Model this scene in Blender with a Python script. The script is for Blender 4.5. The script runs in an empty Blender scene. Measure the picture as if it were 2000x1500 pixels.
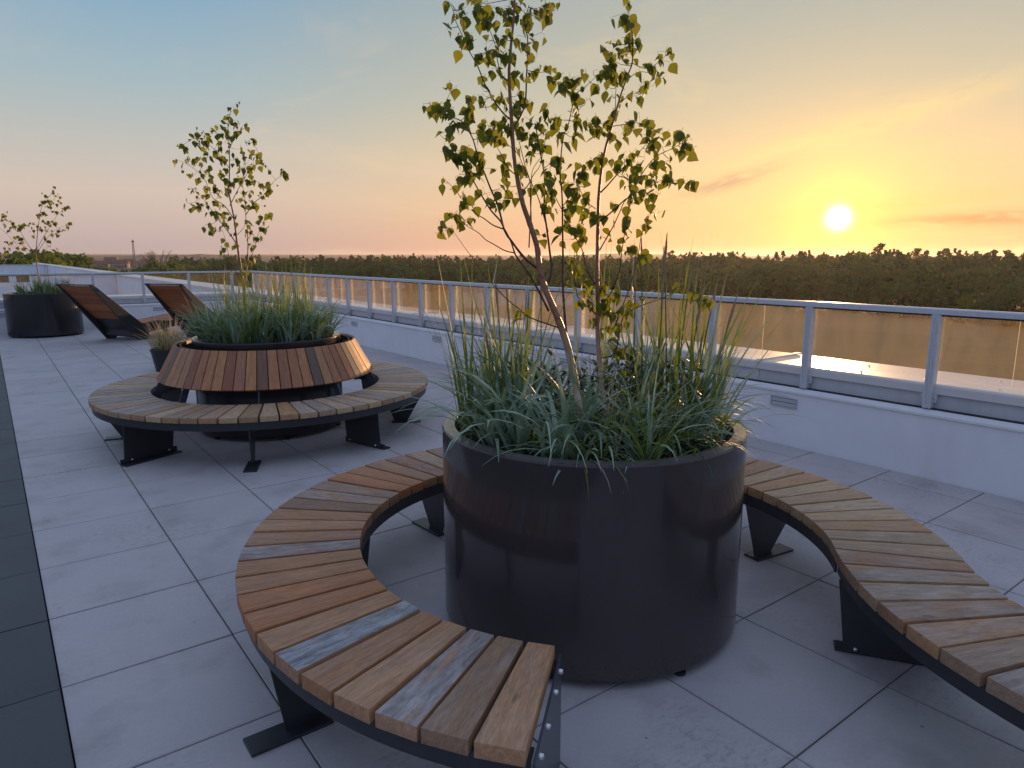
import bpy, math, random
import numpy as np
from mathutils import Vector, Matrix
random.seed(11); rng = np.random.default_rng(11)
SC = bpy.context.scene
# ------------------------------------------------------------------ camera
cd = bpy.data.cameras.new('camera'); cam = bpy.data.objects.new('camera', cd)
SC.collection.objects.link(cam); SC.camera = cam
cd.sensor_width = 36.0; cd.lens = 1345 / 2000 * 36; cd.clip_start = 0.05; cd.clip_end = 9000
cam.location = (0, 0, 1.54)
cam.rotation_euler = (math.radians(90 - 10.53), 0, math.radians(-37.11))
SC.render.resolution_x = 1024; SC.render.resolution_y = 768
SC.render.engine = 'CYCLES'
vs = SC.view_settings
vs.view_transform = 'Standard'; vs.look = 'None'; vs.gamma = 1; vs.exposure = 0.22
vs.use_curve_mapping = False
SC.cycles.max_bounces = 8; SC.cycles.transparent_max_bounces = 12

SUN_AZ = math.radians(61.87)      # from +Y towards +X
SUN_EL = math.radians(2.75)
SUN_DIR = Vector((math.sin(SUN_AZ) * math.cos(SUN_EL), math.cos(SUN_AZ) * math.cos(SUN_EL), math.sin(SUN_EL)))

def srgb(r, g, b):
    f = lambda c: c / 12.92 if c <= .04045 else ((c + .055) / 1.055) ** 2.4
    return (f(r / 255), f(g / 255), f(b / 255), 1)

# ------------------------------------------------------------------ world
W = bpy.data.worlds.new('World'); SC.world = W; W.use_nodes = True
nt = W.node_tree; nt.nodes.clear()
class NB:
    """tiny node builder"""
    def __init__(s, nt): s.nt = nt
    def n(s, t, **k):
        nd = s.nt.nodes.new(t)
        for a, v in k.items(): setattr(nd, a, v)
        return nd
    def plug(s, sock, v):
        if isinstance(v, bpy.types.NodeSocket): s.nt.links.new(v, sock)
        else: sock.default_value = v
    def math(s, op, a, b=0.0, c=0.0, clamp=False):
        nd = s.n('ShaderNodeMath', operation=op); nd.use_clamp = clamp
        s.plug(nd.inputs[0], a); s.plug(nd.inputs[1], b); s.plug(nd.inputs[2], c)
        return nd.outputs[0]
    def vmath(s, op, a, b=(0, 0, 0), out=0):
        nd = s.n('ShaderNodeVectorMath', operation=op)
        s.plug(nd.inputs[0], a)
        if op == 'SCALE': s.plug(nd.inputs[3], b)
        else: s.plug(nd.inputs[1], b)
        return nd.outputs[out]
    def ramp(s, fac, stops, interp='LINEAR'):
        nd = s.n('ShaderNodeValToRGB'); cr = nd.color_ramp; cr.interpolation = interp
        while len(cr.elements) < len(stops): cr.elements.new(.5)
        for e, (p, c) in zip(cr.elements, stops): e.position = p; e.color = c if len(c) == 4 else (*c, 1)
        s.plug(nd.inputs[0], fac); return nd.outputs[0]
    def mix(s, fac, a, b, blend='MIX'):
        nd = s.n('ShaderNodeMix', data_type='RGBA', blend_type=blend)
        s.plug(nd.inputs[0], fac); s.plug(nd.inputs[6], a); s.plug(nd.inputs[7], b)
        return nd.outputs[2]
    def noise(s, vec, scale, detail=4, rough=.5, dist=0.0, out='Fac'):
        nd = s.n('ShaderNodeTexNoise'); nd.inputs['Scale'].default_value = scale
        nd.inputs['Detail'].default_value = detail; nd.inputs['Roughness'].default_value = rough
        nd.inputs['Distortion'].default_value = dist
        if vec is not None: s.plug(nd.inputs['Vector'], vec)
        return nd.outputs[out]
    def mapr(s, v, a, b, c=0.0, d=1.0, smooth=False):
        nd = s.n('ShaderNodeMapRange'); nd.interpolation_type = 'SMOOTHSTEP' if smooth else 'LINEAR'
        s.plug(nd.inputs[0], v)
        for i, x in enumerate((a, b, c, d)): nd.inputs[1 + i].default_value = x
        return nd.outputs[0]
    def vec(s, x, y, z):
        nd = s.n('ShaderNodeCombineXYZ')
        for i, v in enumerate((x, y, z)): s.plug(nd.inputs[i], v)
        return nd.outputs[0]
    def sep(s, v):
        nd = s.n('ShaderNodeSeparateXYZ'); s.plug(nd.inputs[0], v); return nd.outputs

w = NB(nt)
tc = w.n('ShaderNodeTexCoord').outputs['Generated']
dirn = w.vmath('NORMALIZE', tc)
dx, dy, dz = w.sep(dirn)
el = w.math('MULTIPLY', w.math('ARCSINE', dz), 180 / math.pi)          # degrees above the horizon
elf = w.math('DIVIDE', el, 90.0, clamp=True)
E = lambda d: d / 90
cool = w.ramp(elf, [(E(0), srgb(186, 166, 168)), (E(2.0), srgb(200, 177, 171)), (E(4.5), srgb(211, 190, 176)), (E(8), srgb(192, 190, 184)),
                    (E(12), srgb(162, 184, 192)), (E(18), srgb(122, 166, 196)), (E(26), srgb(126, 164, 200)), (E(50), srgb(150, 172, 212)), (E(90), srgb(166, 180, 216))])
warm = w.ramp(elf, [(E(0), srgb(222, 158, 120)), (E(1.5), srgb(234, 174, 128)), (E(4), srgb(237, 190, 137)), (E(7.5), srgb(227, 197, 150)),
                    (E(12), srgb(198, 189, 163)), (E(18), srgb(172, 178, 170)), (E(26), srgb(150, 168, 188)), (E(50), srgb(150, 170, 208)), (E(90), srgb(166, 180, 216))])
hl = w.math('SQRT', w.math('MAXIMUM', w.math('SUBTRACT', 1.0, w.math('MULTIPLY', dz, dz)), 1e-5))
caz = w.math('DIVIDE', w.math('ADD', w.math('MULTIPLY', dx, math.sin(SUN_AZ)), w.math('MULTIPLY', dy, math.cos(SUN_AZ))), hl)
azf = w.mapr(caz, .62, 1.0, 0, 1, True)
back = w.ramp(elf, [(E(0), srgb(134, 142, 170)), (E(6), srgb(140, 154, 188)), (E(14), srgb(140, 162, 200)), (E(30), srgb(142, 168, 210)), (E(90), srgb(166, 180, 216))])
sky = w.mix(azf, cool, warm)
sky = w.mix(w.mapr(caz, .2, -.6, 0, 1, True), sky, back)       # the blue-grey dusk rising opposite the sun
hs = w.n('ShaderNodeHueSaturation'); hs.inputs['Saturation'].default_value = .90; w.plug(hs.inputs['Color'], sky); sky = hs.outputs[0]
# angle to the sun
ang = w.math('MULTIPLY', w.math('ARCCOSINE', w.math('MINIMUM', w.vmath('DOT_PRODUCT', dirn, tuple(SUN_DIR), 1), 1.0)), 180 / math.pi)
g1 = w.math('EXPONENT', w.math('MULTIPLY', w.math('POWER', w.math('DIVIDE', ang, 5.2), 1.3), -1.0))
g2 = w.math('EXPONENT', w.math('MULTIPLY', w.math('DIVIDE', ang, 1.6), -1.0))
sky = w.mix(w.math('MULTIPLY', g1, .42), sky, srgb(255, 196, 86))
glow = w.vmath('SCALE', srgb(255, 232, 70)[:3], w.math('MULTIPLY', g2, 1.35))
sky = w.vmath('ADD', sky, glow)
# thin cloud streaks, drawn out along the horizon
az = w.math('ARCTAN2', dx, dy)
cv = w.vec(w.math('MULTIPLY', az, 3.2), w.math('MULTIPLY', el, w.math('DIVIDE', .42, w.math('ADD', 1.0, w.math('MULTIPLY', w.math('MAXIMUM', el, 0.0), .05)))), 0.0)
cn = w.noise(cv, 1.3, 6, .58, .9)
cl = w.mapr(cn, .52, .8, 0, 1, True)
cl = w.math('MULTIPLY', cl, w.mapr(el, 1.0, 24.0, 1.0, .35))
ccol = w.mix(azf, srgb(222, 196, 186), srgb(250, 214, 150))
sky = w.mix(w.math('MULTIPLY', cl, .6), sky, ccol)
# one darker bar of cloud right of the sun and a brown wisp left of it
def streak(a0, e0, slope, la, le, col, k):
    global sky
    da = w.math('SUBTRACT', w.math('MULTIPLY', az, 180 / math.pi), a0)
    de = w.math('SUBTRACT', w.math('SUBTRACT', el, e0), w.math('MULTIPLY', da, slope))
    nz = w.noise(w.vec(w.math('MULTIPLY', da, .35), w.math('MULTIPLY', de, 1.6), 0.0), 1.0, 5, .6, .6)
    r = w.math('ADD', w.math('POWER', w.math('ABSOLUTE', w.math('DIVIDE', da, la)), 2.0), w.math('POWER', w.math('ABSOLUTE', w.math('DIVIDE', de, le)), 2.0))
    m = w.math('MULTIPLY', w.math('EXPONENT', w.math('MULTIPLY', r, -1.0)), w.mapr(nz, .28, .55, 0, 1, True))
    sky = w.mix(w.math('MULTIPLY', m, k), sky, col)
streak(71.5, 2.5, .02, 6.5, .45, srgb(186, 132, 108), 1.0)
streak(54.0, 5.6, .28, 3.2, .55, srgb(172, 148, 132), 1.0)
streak(62.0, 8.7, .26, 9.0, 1.0, srgb(255, 222, 150), .55)
streak(66.0, 3.6, .1, 7.0, .6, srgb(250, 186, 112), .4)
streak(31.0, 6.6, .05, 3.5, .5, srgb(230, 200, 178), .5)
# the sun itself, about as wide as it is burnt out in the photograph
disc = w.math('EXPONENT', w.math('MULTIPLY', w.math('POWER', w.math('DIVIDE', ang, .64), 2.0), -1.0))
sky = w.vmath('ADD', sky, w.vmath('SCALE', (1.0, .86, .55), w.math('MULTIPLY', disc, 6.0)))
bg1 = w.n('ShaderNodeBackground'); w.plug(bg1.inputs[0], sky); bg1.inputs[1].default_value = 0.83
ns = w.n('ShaderNodeTexSky', sky_type='NISHITA'); ns.sun_disc = False
ns.sun_elevation = SUN_EL; ns.sun_rotation = SUN_AZ; ns.altitude = 20; ns.dust_density = 1.5
bg2 = w.n('ShaderNodeBackground'); w.plug(bg2.inputs[0], ns.outputs[0]); bg2.inputs[1].default_value = 0.012
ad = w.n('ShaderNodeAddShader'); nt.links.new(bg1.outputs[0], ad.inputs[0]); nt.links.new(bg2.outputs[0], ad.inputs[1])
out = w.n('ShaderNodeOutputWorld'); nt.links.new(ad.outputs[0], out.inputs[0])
# ------------------------------------------------------------------ sun
sl = bpy.data.lights.new('sun', 'SUN'); sl.energy = 4.6; sl.angle = math.radians(.55); sl.color = (1.0, .57, .26)
so = bpy.data.objects.new('sun', sl); SC.collection.objects.link(so)
so.rotation_euler = SUN_DIR.to_track_quat('Z', 'Y').to_euler(); so.location = (20, 12, 6)
# ------------------------------------------------------------------ helpers
COL = SC.collection
def link(o, parent=None):
    COL.objects.link(o)
    if parent is not None: o.parent = parent
    return o
def mesh(name, V, F, mats=(), smooth=False, mi=None):
    me = bpy.data.meshes.new(name); me.from_pydata([tuple(map(float, v)) for v in V], [], [tuple(map(int, f)) for f in F])
    for m in mats: me.materials.append(m)
    if mi is not None: me.polygons.foreach_set('material_index', np.array(mi, dtype=np.int32))
    if smooth: me.polygons.foreach_set('use_smooth', [True] * len(me.polygons))
    me.update(); return me
def obj(name, me, parent=None, loc=None, rz=None, kind=None, label=None):
    o = bpy.data.objects.new(name, me); link(o, parent)
    if loc is not None: o.location = loc
    if rz is not None: o.rotation_euler = (0, 0, rz)
    if kind: o['kind'] = kind
    if label: o['label'] = label
    return o
def thing(name, label, cat, loc=(0, 0, 0), rz=0, group=None, me=None):
    o = bpy.data.objects.new(name, me); link(o); o.location = loc; o.rotation_euler = (0, 0, rz)
    o['label'] = label; o['category'] = cat
    if group: o['group'] = group
    return o
class MB:
    def __init__(s): s.V = []; s.F = []; s.M = []
    def add(s, V, F, m=0):
        b = len(s.V); s.V += [tuple(v) for v in V]; s.F += [tuple(i + b for i in f) for f in F]; s.M += [m] * len(F); return s
    def box(s, x0, x1, y0, y1, z0, z1, m=0):
        V = [(x, y, z) for z in (z0, z1) for x, y in ((x0, y0), (x1, y0), (x1, y1), (x0, y1))]
        return s.add(V, [(3, 2, 1, 0), (4, 5, 6, 7), (0, 1, 5, 4), (1, 2, 6, 5), (2, 3, 7, 6), (3, 0, 4, 7)], m)
    def tube(s, P, r, n=6, m=0, cap=True):
        P = [Vector(p) for p in P]; V = []; F = []
        if not hasattr(r, '__len__'): r = [r] * len(P)
        ref = None
        for i, p in enumerate(P):
            t = (P[min(i + 1, len(P) - 1)] - P[max(i - 1, 0)]).normalized()
            if ref is None:
                ref = Vector((1, 0, 0)) if abs(t.x) < .8 else Vector((0, 1, 0))
            u = (ref - t * ref.dot(t)).normalized(); v = t.cross(u); ref = u
            for k in range(n):
                a = 2 * math.pi * k / n
                V.append(tuple(p + (u * math.cos(a) + v * math.sin(a)) * r[i]))
        for i in range(len(P) - 1):
            for k in range(n):
                a = i * n + k; b = i * n + (k + 1) % n
                F.append((a, b, b + n, a + n))
        if cap: F.append(tuple(range(n))[::-1]); F.append(tuple((len(P) - 1) * n + k for k in range(n)))
        return s.add(V, F, m)
    def lathe(s, prof, n=96, m=0, cx=0, cy=0, closed=False):
        V = []; F = []; L = len(prof)
        for k in range(n):
            a = 2 * math.pi * k / n
            for r, z in prof: V.append((cx + r * math.cos(a), cy + r * math.sin(a), z))
        for k in range(n):
            k2 = (k + 1) % n
            for i in range(L if closed else L - 1):
                j = (i + 1) % L
                F.append((k * L + i, k2 * L + i, k2 * L + j, k * L + j))
        return s.add(V, F, m)
    def prism(s, poly, axis, a0, a1, m=0):
        """polygon in a plane extruded along an axis: 'x' -> (y,z), 'y' -> (x,z), 'z' -> (x,y)"""
        def P(p, a): return {'x': (a, p[0], p[1]), 'y': (p[0], a, p[1]), 'z': (p[0], p[1], a)}[axis]
        n = len(poly); V = [P(p, a0) for p in poly] + [P(p, a1) for p in poly]
        F = [tuple(range(n))[::-1], tuple(range(n, 2 * n))] + [(i, (i + 1) % n, (i + 1) % n + n, i + n) for i in range(n)]
        return s.add(V, F, m)
    def me(s, name, mats, smooth=False): return mesh(name, s.V, s.F, mats, smooth, s.M)
    def obj(s, name, mats, parent=None, smooth=False, bevel=0, **k):
        o = obj(name, s.me(name, mats if isinstance(mats, (list, tuple)) else [mats], smooth), parent, **k)
        fix(o.data)
        if bevel: bev(o, bevel)
        return o
def fix(me):
    import bmesh
    b = bmesh.new(); b.from_mesh(me); bmesh.ops.recalc_face_normals(b, faces=b.faces); b.to_mesh(me); b.free()
def bev(o, wd, seg=2):
    m = o.modifiers.new('bevel', 'BEVEL'); m.width = wd; m.segments = seg; m.limit_method = 'ANGLE'; m.angle_limit = math.radians(35)
    m.harden_normals = False
def auto(me, deg=35):
    me.polygons.foreach_set('use_smooth', [True] * len(me.polygons))
    try: me.set_sharp_from_angle(angle=math.radians(deg))
    except Exception: pass

# ------------------------------------------------------------------ materials
def newmat(name):
    m = bpy.data.materials.new(name); m.use_nodes = True; m.node_tree.nodes.clear(); b = NB(m.node_tree)
    o = b.n('ShaderNodeOutputMaterial'); return m, b, o
def principled(b, o, col, rough=.5, metal=0.0, spec=None, bump=None, bstr=.3, bdist=.002):
    p = b.n('ShaderNodeBsdfPrincipled')
    b.plug(p.inputs['Base Color'], col); b.plug(p.inputs['Roughness'], rough); p.inputs['Metallic'].default_value = metal
    if spec is not None: p.inputs['Specular IOR Level'].default_value = spec
    if bump is not None:
        bp = b.n('ShaderNodeBump'); bp.inputs['Strength'].default_value = bstr; bp.inputs['Distance'].default_value = bdist
        b.plug(bp.inputs['Height'], bump); b.nt.links.new(bp.outputs[0], p.inputs['Normal'])
    b.nt.links.new(p.outputs[0], o.inputs[0]); return p
def objrand(b): return b.n('ShaderNodeObjectInfo').outputs['Random']
def ocoord(b): return b.n('ShaderNodeTexCoord').outputs['Object']
def gpos(b): return b.n('ShaderNodeNewGeometry').outputs['Position']
def g3(v): return (v, v, v, 1)

def mat_wood(name, cols, grey=.5):
    """planed hardwood, partly weathered grey; grain runs along local x"""
    m, b, o = newmat(name); c = ocoord(b); r = objrand(b)
    off = b.vmath('ADD', c, b.vec(b.math('MULTIPLY', r, 37.0), b.math('MULTIPLY', r, 91.0), b.math('MULTIPLY', r, 13.0)))
    st = b.vmath('MULTIPLY', off, (7.0, 60.0, 60.0))
    grain = b.noise(st, 1.0, 8, .68, .6)
    fine = b.noise(b.vmath('MULTIPLY', off, (28.0, 300.0, 300.0)), 1.0, 4, .65)
    blotch = b.noise(b.vmath('MULTIPLY', off, (6.0, 18.0, 18.0)), 1.0, 5, .6)
    base = b.ramp(r, cols, 'CONSTANT')
    col = b.mix(b.mapr(grain, .36, .66, 0, .62), base, b.mix(1.0, base, (.42, .38, .36, 1), 'MULTIPLY'))
    col = b.mix(b.mapr(fine, .42, .72, 0, .55), col, b.mix(1.0, col, (.42, .37, .34, 1), 'MULTIPLY'))
    gsel = b.sep(b.n('ShaderNodeObjectInfo').outputs['Color'])[0]      # how far this board has weathered
    gm = b.math('MULTIPLY', b.mapr(b.math('ADD', blotch, b.math('MULTIPLY', gsel, .22)), .40, .66, 0, 1, True), b.math('ADD', .06, b.math('MULTIPLY', gsel, .9)), clamp=True)
    bl2 = b.noise(b.vmath('MULTIPLY', off, (9.0, 34.0, 34.0)), 1.0, 6, .7, .4)
    gcol = b.mix(b.math('ADD', b.mapr(bl2, .36, .64, 0, .75), b.mapr(grain, .3, .7, 0, .3)), srgb(182, 182, 184), srgb(82, 84, 92))
    # weathering sits on the faces that catch the rain
    nz = b.sep(b.n('ShaderNodeNewGeometry').outputs['Normal'])[2]
    gm = b.math('MULTIPLY', gm, b.mapr(nz, .3, .9, .12, 1))
    col = b.mix(gm, col, gcol)
    stain = b.noise(b.vmath('MULTIPLY', off, (9.0, 26.0, 26.0)), 1.0, 3, .5)
    col = b.mix(b.mapr(stain, .66, .76, 0, .45), col, srgb(70, 50, 44))
    h = b.math('ADD', b.math('MULTIPLY', grain, .6), b.math('MULTIPLY', fine, .4))
    principled(b, o, col, b.mapr(fine, .3, .7, .5, .72), bump=h, bstr=.55, bdist=.0012)
    return m
WC = [srgb(186, 134, 94), srgb(166, 112, 78), srgb(194, 144, 104), srgb(156, 120, 94), srgb(190, 126, 80), srgb(170, 134, 104), srgb(200, 152, 112), srgb(162, 106, 72)]
M = {}
M['wood'] = mat_wood('oiled_hardwood', [(i / 8, c) for i, c in enumerate(WC)], .42)
WB = [srgb(184, 124, 88), srgb(164, 104, 74), srgb(198, 136, 90), srgb(138, 100, 78), srgb(190, 138, 100), srgb(122, 98, 86), srgb(204, 144, 92), srgb(172, 116, 84)]
M['wood_back'] = mat_wood('reddish_hardwood', [(i / 8, c) for i, c in enumerate(WB)], .12)
WP = [srgb(192, 156, 118), srgb(178, 140, 104), srgb(202, 168, 130), srgb(170, 138, 110), srgb(194, 148, 106), srgb(182, 152, 122), srgb(206, 174, 138), srgb(174, 130, 94)]
M['wood_pale'] = mat_wood('bleached_hardwood', [(i / 8, c) for i, c in enumerate(WP)], .3)
M['wood_dark'] = mat_wood('lounger_slats', [(0, srgb(184, 110, 62)), (.33, srgb(170, 98, 54)), (.66, srgb(196, 120, 70))], .0)

def mat_tile(name, ca, cb, stains):
    m, b, o = newmat(name); p = gpos(b); r = objrand(b)
    n1 = b.noise(p, 2.2, 6, .6); n2 = b.noise(p, 60.0, 5, .6); n3 = b.noise(p, 420.0, 2, .5)
    col = b.mix(b.mapr(n1, .3, .7), ca, cb)
    col = b.mix(b.mapr(r, 0, 1, .0, .5), col, b.mix(1.0, col, (.86, .87, .9, 1), 'MULTIPLY'))
    col = b.mix(b.mapr(n2, .35, .75, 0, .3), col, b.mix(1.0, col, (.7, .7, .7, 1), 'MULTIPLY'))
    col = b.mix(b.mapr(n3, .45, .8, 0, .35), col, b.mix(1.0, col, (.6, .6, .62, 1), 'MULTIPLY'))
    # smudges and grime specks
    big = b.noise(p, 1.35, 3, .5); sp = b.noise(b.vmath('MULTIPLY', p, (1, 1.7, 1)), 26.0, 5, .72)
    sm = b.math('MULTIPLY', b.mapr(big, .5, .64, 0, 1, True), b.mapr(sp, .44, .82, 0, 1, True))
    col = b.mix(b.math('MULTIPLY', sm, stains), col, b.mix(1.0, col, (.50, .47, .45, 1), 'MULTIPLY'))
    wide = b.noise(p, 3.3, 4, .55)
    col = b.mix(b.mapr(wide, .52, .74, 0, .55 * stains), col, b.mix(1.0, col, (.62, .58, .55, 1), 'MULTIPLY'))
    vo = b.n('ShaderNodeTexVoronoi'); vo.inputs['Scale'].default_value = 9.0; b.plug(vo.inputs['Vector'], p)
    dots = b.mapr(vo.outputs['Distance'], .03, .055, 1, 0)
    pick = b.math('GREATER_THAN', b.sep(vo.outputs['Color'])[0], .82)
    col = b.mix(b.math('MULTIPLY', b.math('MULTIPLY', dots, pick), .75 * stains), col, srgb(60, 56, 54))
    # faint dirt line at the tile edge
    tc = ocoord(b); x, y, z = b.sep(tc)
    ed = b.math('MAXIMUM', b.math('ABSOLUTE', x), b.math('ABSOLUTE', y))
    col = b.mix(b.mapr(ed, .285, .2975, 0, .28), col, b.mix(1.0, col, (.6, .56, .54, 1), 'MULTIPLY'))
    principled(b, o, col, b.mapr(n1, .3, .7, .55, .7), bump=b.math('ADD', b.math('MULTIPLY', n2, .5), n3), bstr=.16, bdist=.001)
    return m
M['tile'] = mat_tile('pale_porcelain_paver', srgb(180, 174, 176), srgb(194, 186, 186), 1.0)
M['tile_dark'] = mat_tile('anthracite_paver', srgb(72, 74, 78), srgb(80, 80, 82), .4)

def mat_simple(name, col, rough=.5, metal=0.0, nscale=8.0, var=.12, bstr=.05, spec=None, dirt=0.0, dcol=(.3, .27, .24, 1)):
    m, b, o = newmat(name); p = gpos(b)
    n = b.noise(p, nscale, 5, .6); n2 = b.noise(p, nscale * 14, 3, .6)
    c = b.mix(b.mapr(n, .3, .7, 0, 1), col, b.mix(1.0, col, (1 - var, 1 - var, 1 - var, 1), 'MULTIPLY'))
    if dirt:
        d = b.math('MULTIPLY', b.mapr(b.noise(b.vmath('MULTIPLY', p, (1, 1, .35)), nscale * .7, 6, .65), .5, .75, 0, 1), dirt)
        c = b.mix(d, c, b.mix(1.0, c, dcol, 'MULTIPLY'))
    principled(b, o, c, b.mapr(n2, .3, .7, rough - .05, rough + .07), metal, spec, bump=n2, bstr=bstr, bdist=.001)
    return m
def mat_planter():
    m, b, o = newmat('brown_grey_powder_coat'); p = gpos(b); z = b.sep(p)[2]
    n = b.noise(p, 3.0, 5, .6); st = b.noise(b.vmath('MULTIPLY', p, (26, 26, 1.6)), 1.0, 5, .65); sp = b.noise(p, 90.0, 4, .7); pe = b.noise(p, 900.0, 2, .5)
    dust = b.math('MULTIPLY', b.mapr(sp, .48, .72), b.math('ADD', b.mapr(z, .0, .16, .4, .0), b.mapr(st, .55, .8, 0, .10)))
    c = b.mix(b.mapr(n, .3, .7), srgb(66, 58, 59), srgb(60, 53, 54)); c = b.mix(dust, c, srgb(112, 102, 96))
    r = b.math('ADD', b.mapr(st, .35, .7, .08, .14), b.math('MULTIPLY', dust, .5))
    principled(b, o, c, r, 0, .5, bump=b.math('ADD', b.math('MULTIPLY', n, .9), b.math('MULTIPLY', pe, .02)), bstr=.25, bdist=.004); return m
M['planter'] = mat_planter()
M['planter_far'] = mat_simple('shade_darkened_powder_coat', srgb(38, 38, 41), .2, 0, 3, .1, .04)  # darker copy of the planter coat; the missing sun is put into its colour
M['planter_rim'] = mat_simple('sheen_lightened_rim_coat', srgb(104, 98, 97), .2, 0, 20, .08, .03, spec=.7)  # same paint as the shell, colour lightened to carry the bright horizon's sheen
M['steel'] = mat_simple('black_steel', srgb(48, 49, 54), .38, 0, 20, .2, .06, dirt=.25, dcol=(1.6, 1.5, 1.4, 1))
M['steel_end'] = mat_simple('blue_grey_steel', srgb(62, 64, 78), .3, 0, 20, .12, .03)
M['bolt'] = mat_simple('zinc_bolt', (.72, .72, .74, 1), .24, 1.0, 40, .2)
M['alu'] = mat_simple('brushed_aluminium_rail', srgb(206, 208, 214), .38, .15, 30, .12, .06)
M['plaster'] = mat_simple('white_plaster', srgb(230, 228, 232), .75, 0, 2.5, .08, .1, dirt=.3, dcol=(.7, .66, .62, 1))
M['sheet'] = mat_simple('white_coated_sheet', srgb(212, 208, 206), .36, 0, 5, .06, .03, dirt=.3, dcol=(.72, .66, .58, 1))
M['panel'] = mat_simple('pale_grey_panel', srgb(206, 205, 210), .45, 0, 4, .1, .04, dirt=.35, dcol=(.6, .56, .52, 1))
M['seam'] = mat_simple('dark_sealant', srgb(34, 34, 38), .6)
M['sub'] = mat_simple('dark_substrate', srgb(30, 29, 30), .9)
M['soil'] = mat_simple('potting_soil', srgb(58, 44, 34), .95, 0, 30, .5, .9)
M['pot'] = mat_simple('black_plastic_pot', srgb(34, 36, 42), .42, 0, 12, .1)
M['membrane'] = mat_simple('pale_roof_membrane', srgb(176, 184, 196), .7, 0, 1.2, .16, .05, dirt=.4, dcol=(.6, .6, .6, 1))
M['hatch'] = mat_simple('dark_louvre', srgb(64, 62, 60), .6, 0, 3, .2)
M['facade'] = mat_simple('building_facade', srgb(190, 186, 180), .8, 0, 2, .1)
M['render_far'] = mat_simple('distant_render', srgb(150, 140, 134), .8, 0, .1, .2)
M['roof_far'] = mat_simple('distant_roof', srgb(112, 74, 62), .8, 0, .1, .2)
M['mast'] = mat_simple('mast_steel', srgb(96, 84, 80), .6, 0, .5, .1)

def mat_vent():
    return mat_simple('vent_grille_plastic', srgb(184, 184, 190), .45, 0, 10, .05)
M['vent'] = mat_vent()

def mat_glass():
    """clear pane filmed with dried drops and dust, which glow when the low sun is behind them"""
    m, b, o = newmat('dusty_glass'); p = gpos(b)
    tr = b.n('ShaderNodeBsdfTransparent'); tr.inputs[0].default_value = (.97, .975, .965, 1)
    gl = b.n('ShaderNodeBsdfGlossy'); gl.inputs['Roughness'].default_value = .04; gl.inputs['Color'].default_value = (1, 1, 1, 1)
    fr = b.n('ShaderNodeFresnel'); fr.inputs['IOR'].default_value = 1.45
    m1 = b.n('ShaderNodeMixShader'); b.plug(m1.inputs[0], b.math('MULTIPLY', fr.outputs[0], .6)); b.nt.links.new(tr.outputs[0], m1.inputs[1]); b.nt.links.new(gl.outputs[0], m1.inputs[2])
    tl = b.n('ShaderNodeBsdfTranslucent'); tl.inputs[0].default_value = (.85, .62, .34, 1)
    vo = b.n('ShaderNodeTexVoronoi'); vo.inputs['Scale'].default_value = 170.0; b.plug(vo.inputs['Vector'], p)
    pick = b.math('GREATER_THAN', b.sep(vo.outputs['Color'])[1], .80)
    d = b.math('MULTIPLY', b.mapr(vo.outputs['Distance'], .12, .3, 1, 0), pick)
    n = b.noise(p, 110.0, 4, .75); n2 = b.noise(b.vmath('MULTIPLY', p, (1, 1, .25)), 12.0, 5, .6)
    f = b.math('ADD', b.math('MULTIPLY', d, .20), b.math('MULTIPLY', b.mapr(n, .3, .75), b.mapr(n2, .3, .75, .06, .14)))
    m2 = b.n('ShaderNodeMixShader'); b.plug(m2.inputs[0], f); b.nt.links.new(m1.outputs[0], m2.inputs[1]); b.nt.links.new(tl.outputs[0], m2.inputs[2])
    b.nt.links.new(m2.outputs[0], o.inputs[0]); return m
M['glass'] = mat_glass()
def mat_glass_edge():
    m, b, o = newmat('glass_edge')
    tl = b.n('ShaderNodeBsdfTranslucent'); tl.inputs[0].default_value = (.75, .7, .55, 1)
    tr = b.n('ShaderNodeBsdfTransparent'); mx = b.n('ShaderNodeMixShader'); mx.inputs[0].default_value = .5
    b.nt.links.new(tr.outputs[0], mx.inputs[1]); b.nt.links.new(tl.outputs[0], mx.inputs[2]); b.nt.links.new(mx.outputs[0], o.inputs[0]); return m
M['glass_edge'] = mat_glass_edge()

def mat_leaf(name, c1, c2, t1, t2, tf=.45, scale=20.0, rnd=True, rough=.42):
    m, b, o = newmat(name); p = gpos(b)
    n = b.noise(p, scale, 3, .6)
    f = b.mapr(n, .3, .7)
    if rnd:
        f = b.math('ADD', b.math('MULTIPLY', f, .4), b.math('MULTIPLY', objrand(b), .6))
    d = b.n('ShaderNodeBsdfPrincipled'); b.plug(d.inputs['Base Color'], b.mix(f, c1, c2)); d.inputs['Roughness'].default_value = rough
    d.inputs['Specular IOR Level'].default_value = .4
    t = b.n('ShaderNodeBsdfTranslucent'); b.plug(t.inputs[0], b.mix(f, t1, t2))
    mx = b.n('ShaderNodeMixShader'); mx.inputs[0].default_value = tf
    b.nt.links.new(d.outputs[0], mx.inputs[1]); b.nt.links.new(t.outputs[0], mx.inputs[2]); b.nt.links.new(mx.outputs[0], o.inputs[0]); return m
M['leaf'] = mat_leaf('birch_leaf', (.055, .085, .016, 1), (.12, .14, .025, 1), (.16, .20, .012, 1), (.32, .31, .02, 1), .5, rough=.55)
M['grass_blue'] = mat_leaf('lyme_grass_blade', (.22, .32, .21, 1), (.46, .55, .42, 1), (.12, .2, .08, 1), (.2, .28, .12, 1), .28, 9.0, False, .58)
M['grass_green'] = mat_leaf('green_grass_blade', (.08, .13, .03, 1), (.17, .21, .06, 1), (.16, .24, .03, 1), (.32, .36, .05, 1), .42, 9.0, False, .6)
M['grass_deep'] = mat_leaf('deep_green_leaf', (.018, .04, .016, 1), (.05, .08, .03, 1), (.04, .08, .01, 1), (.10, .14, .02, 1), .3, 12.0, False)
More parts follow.
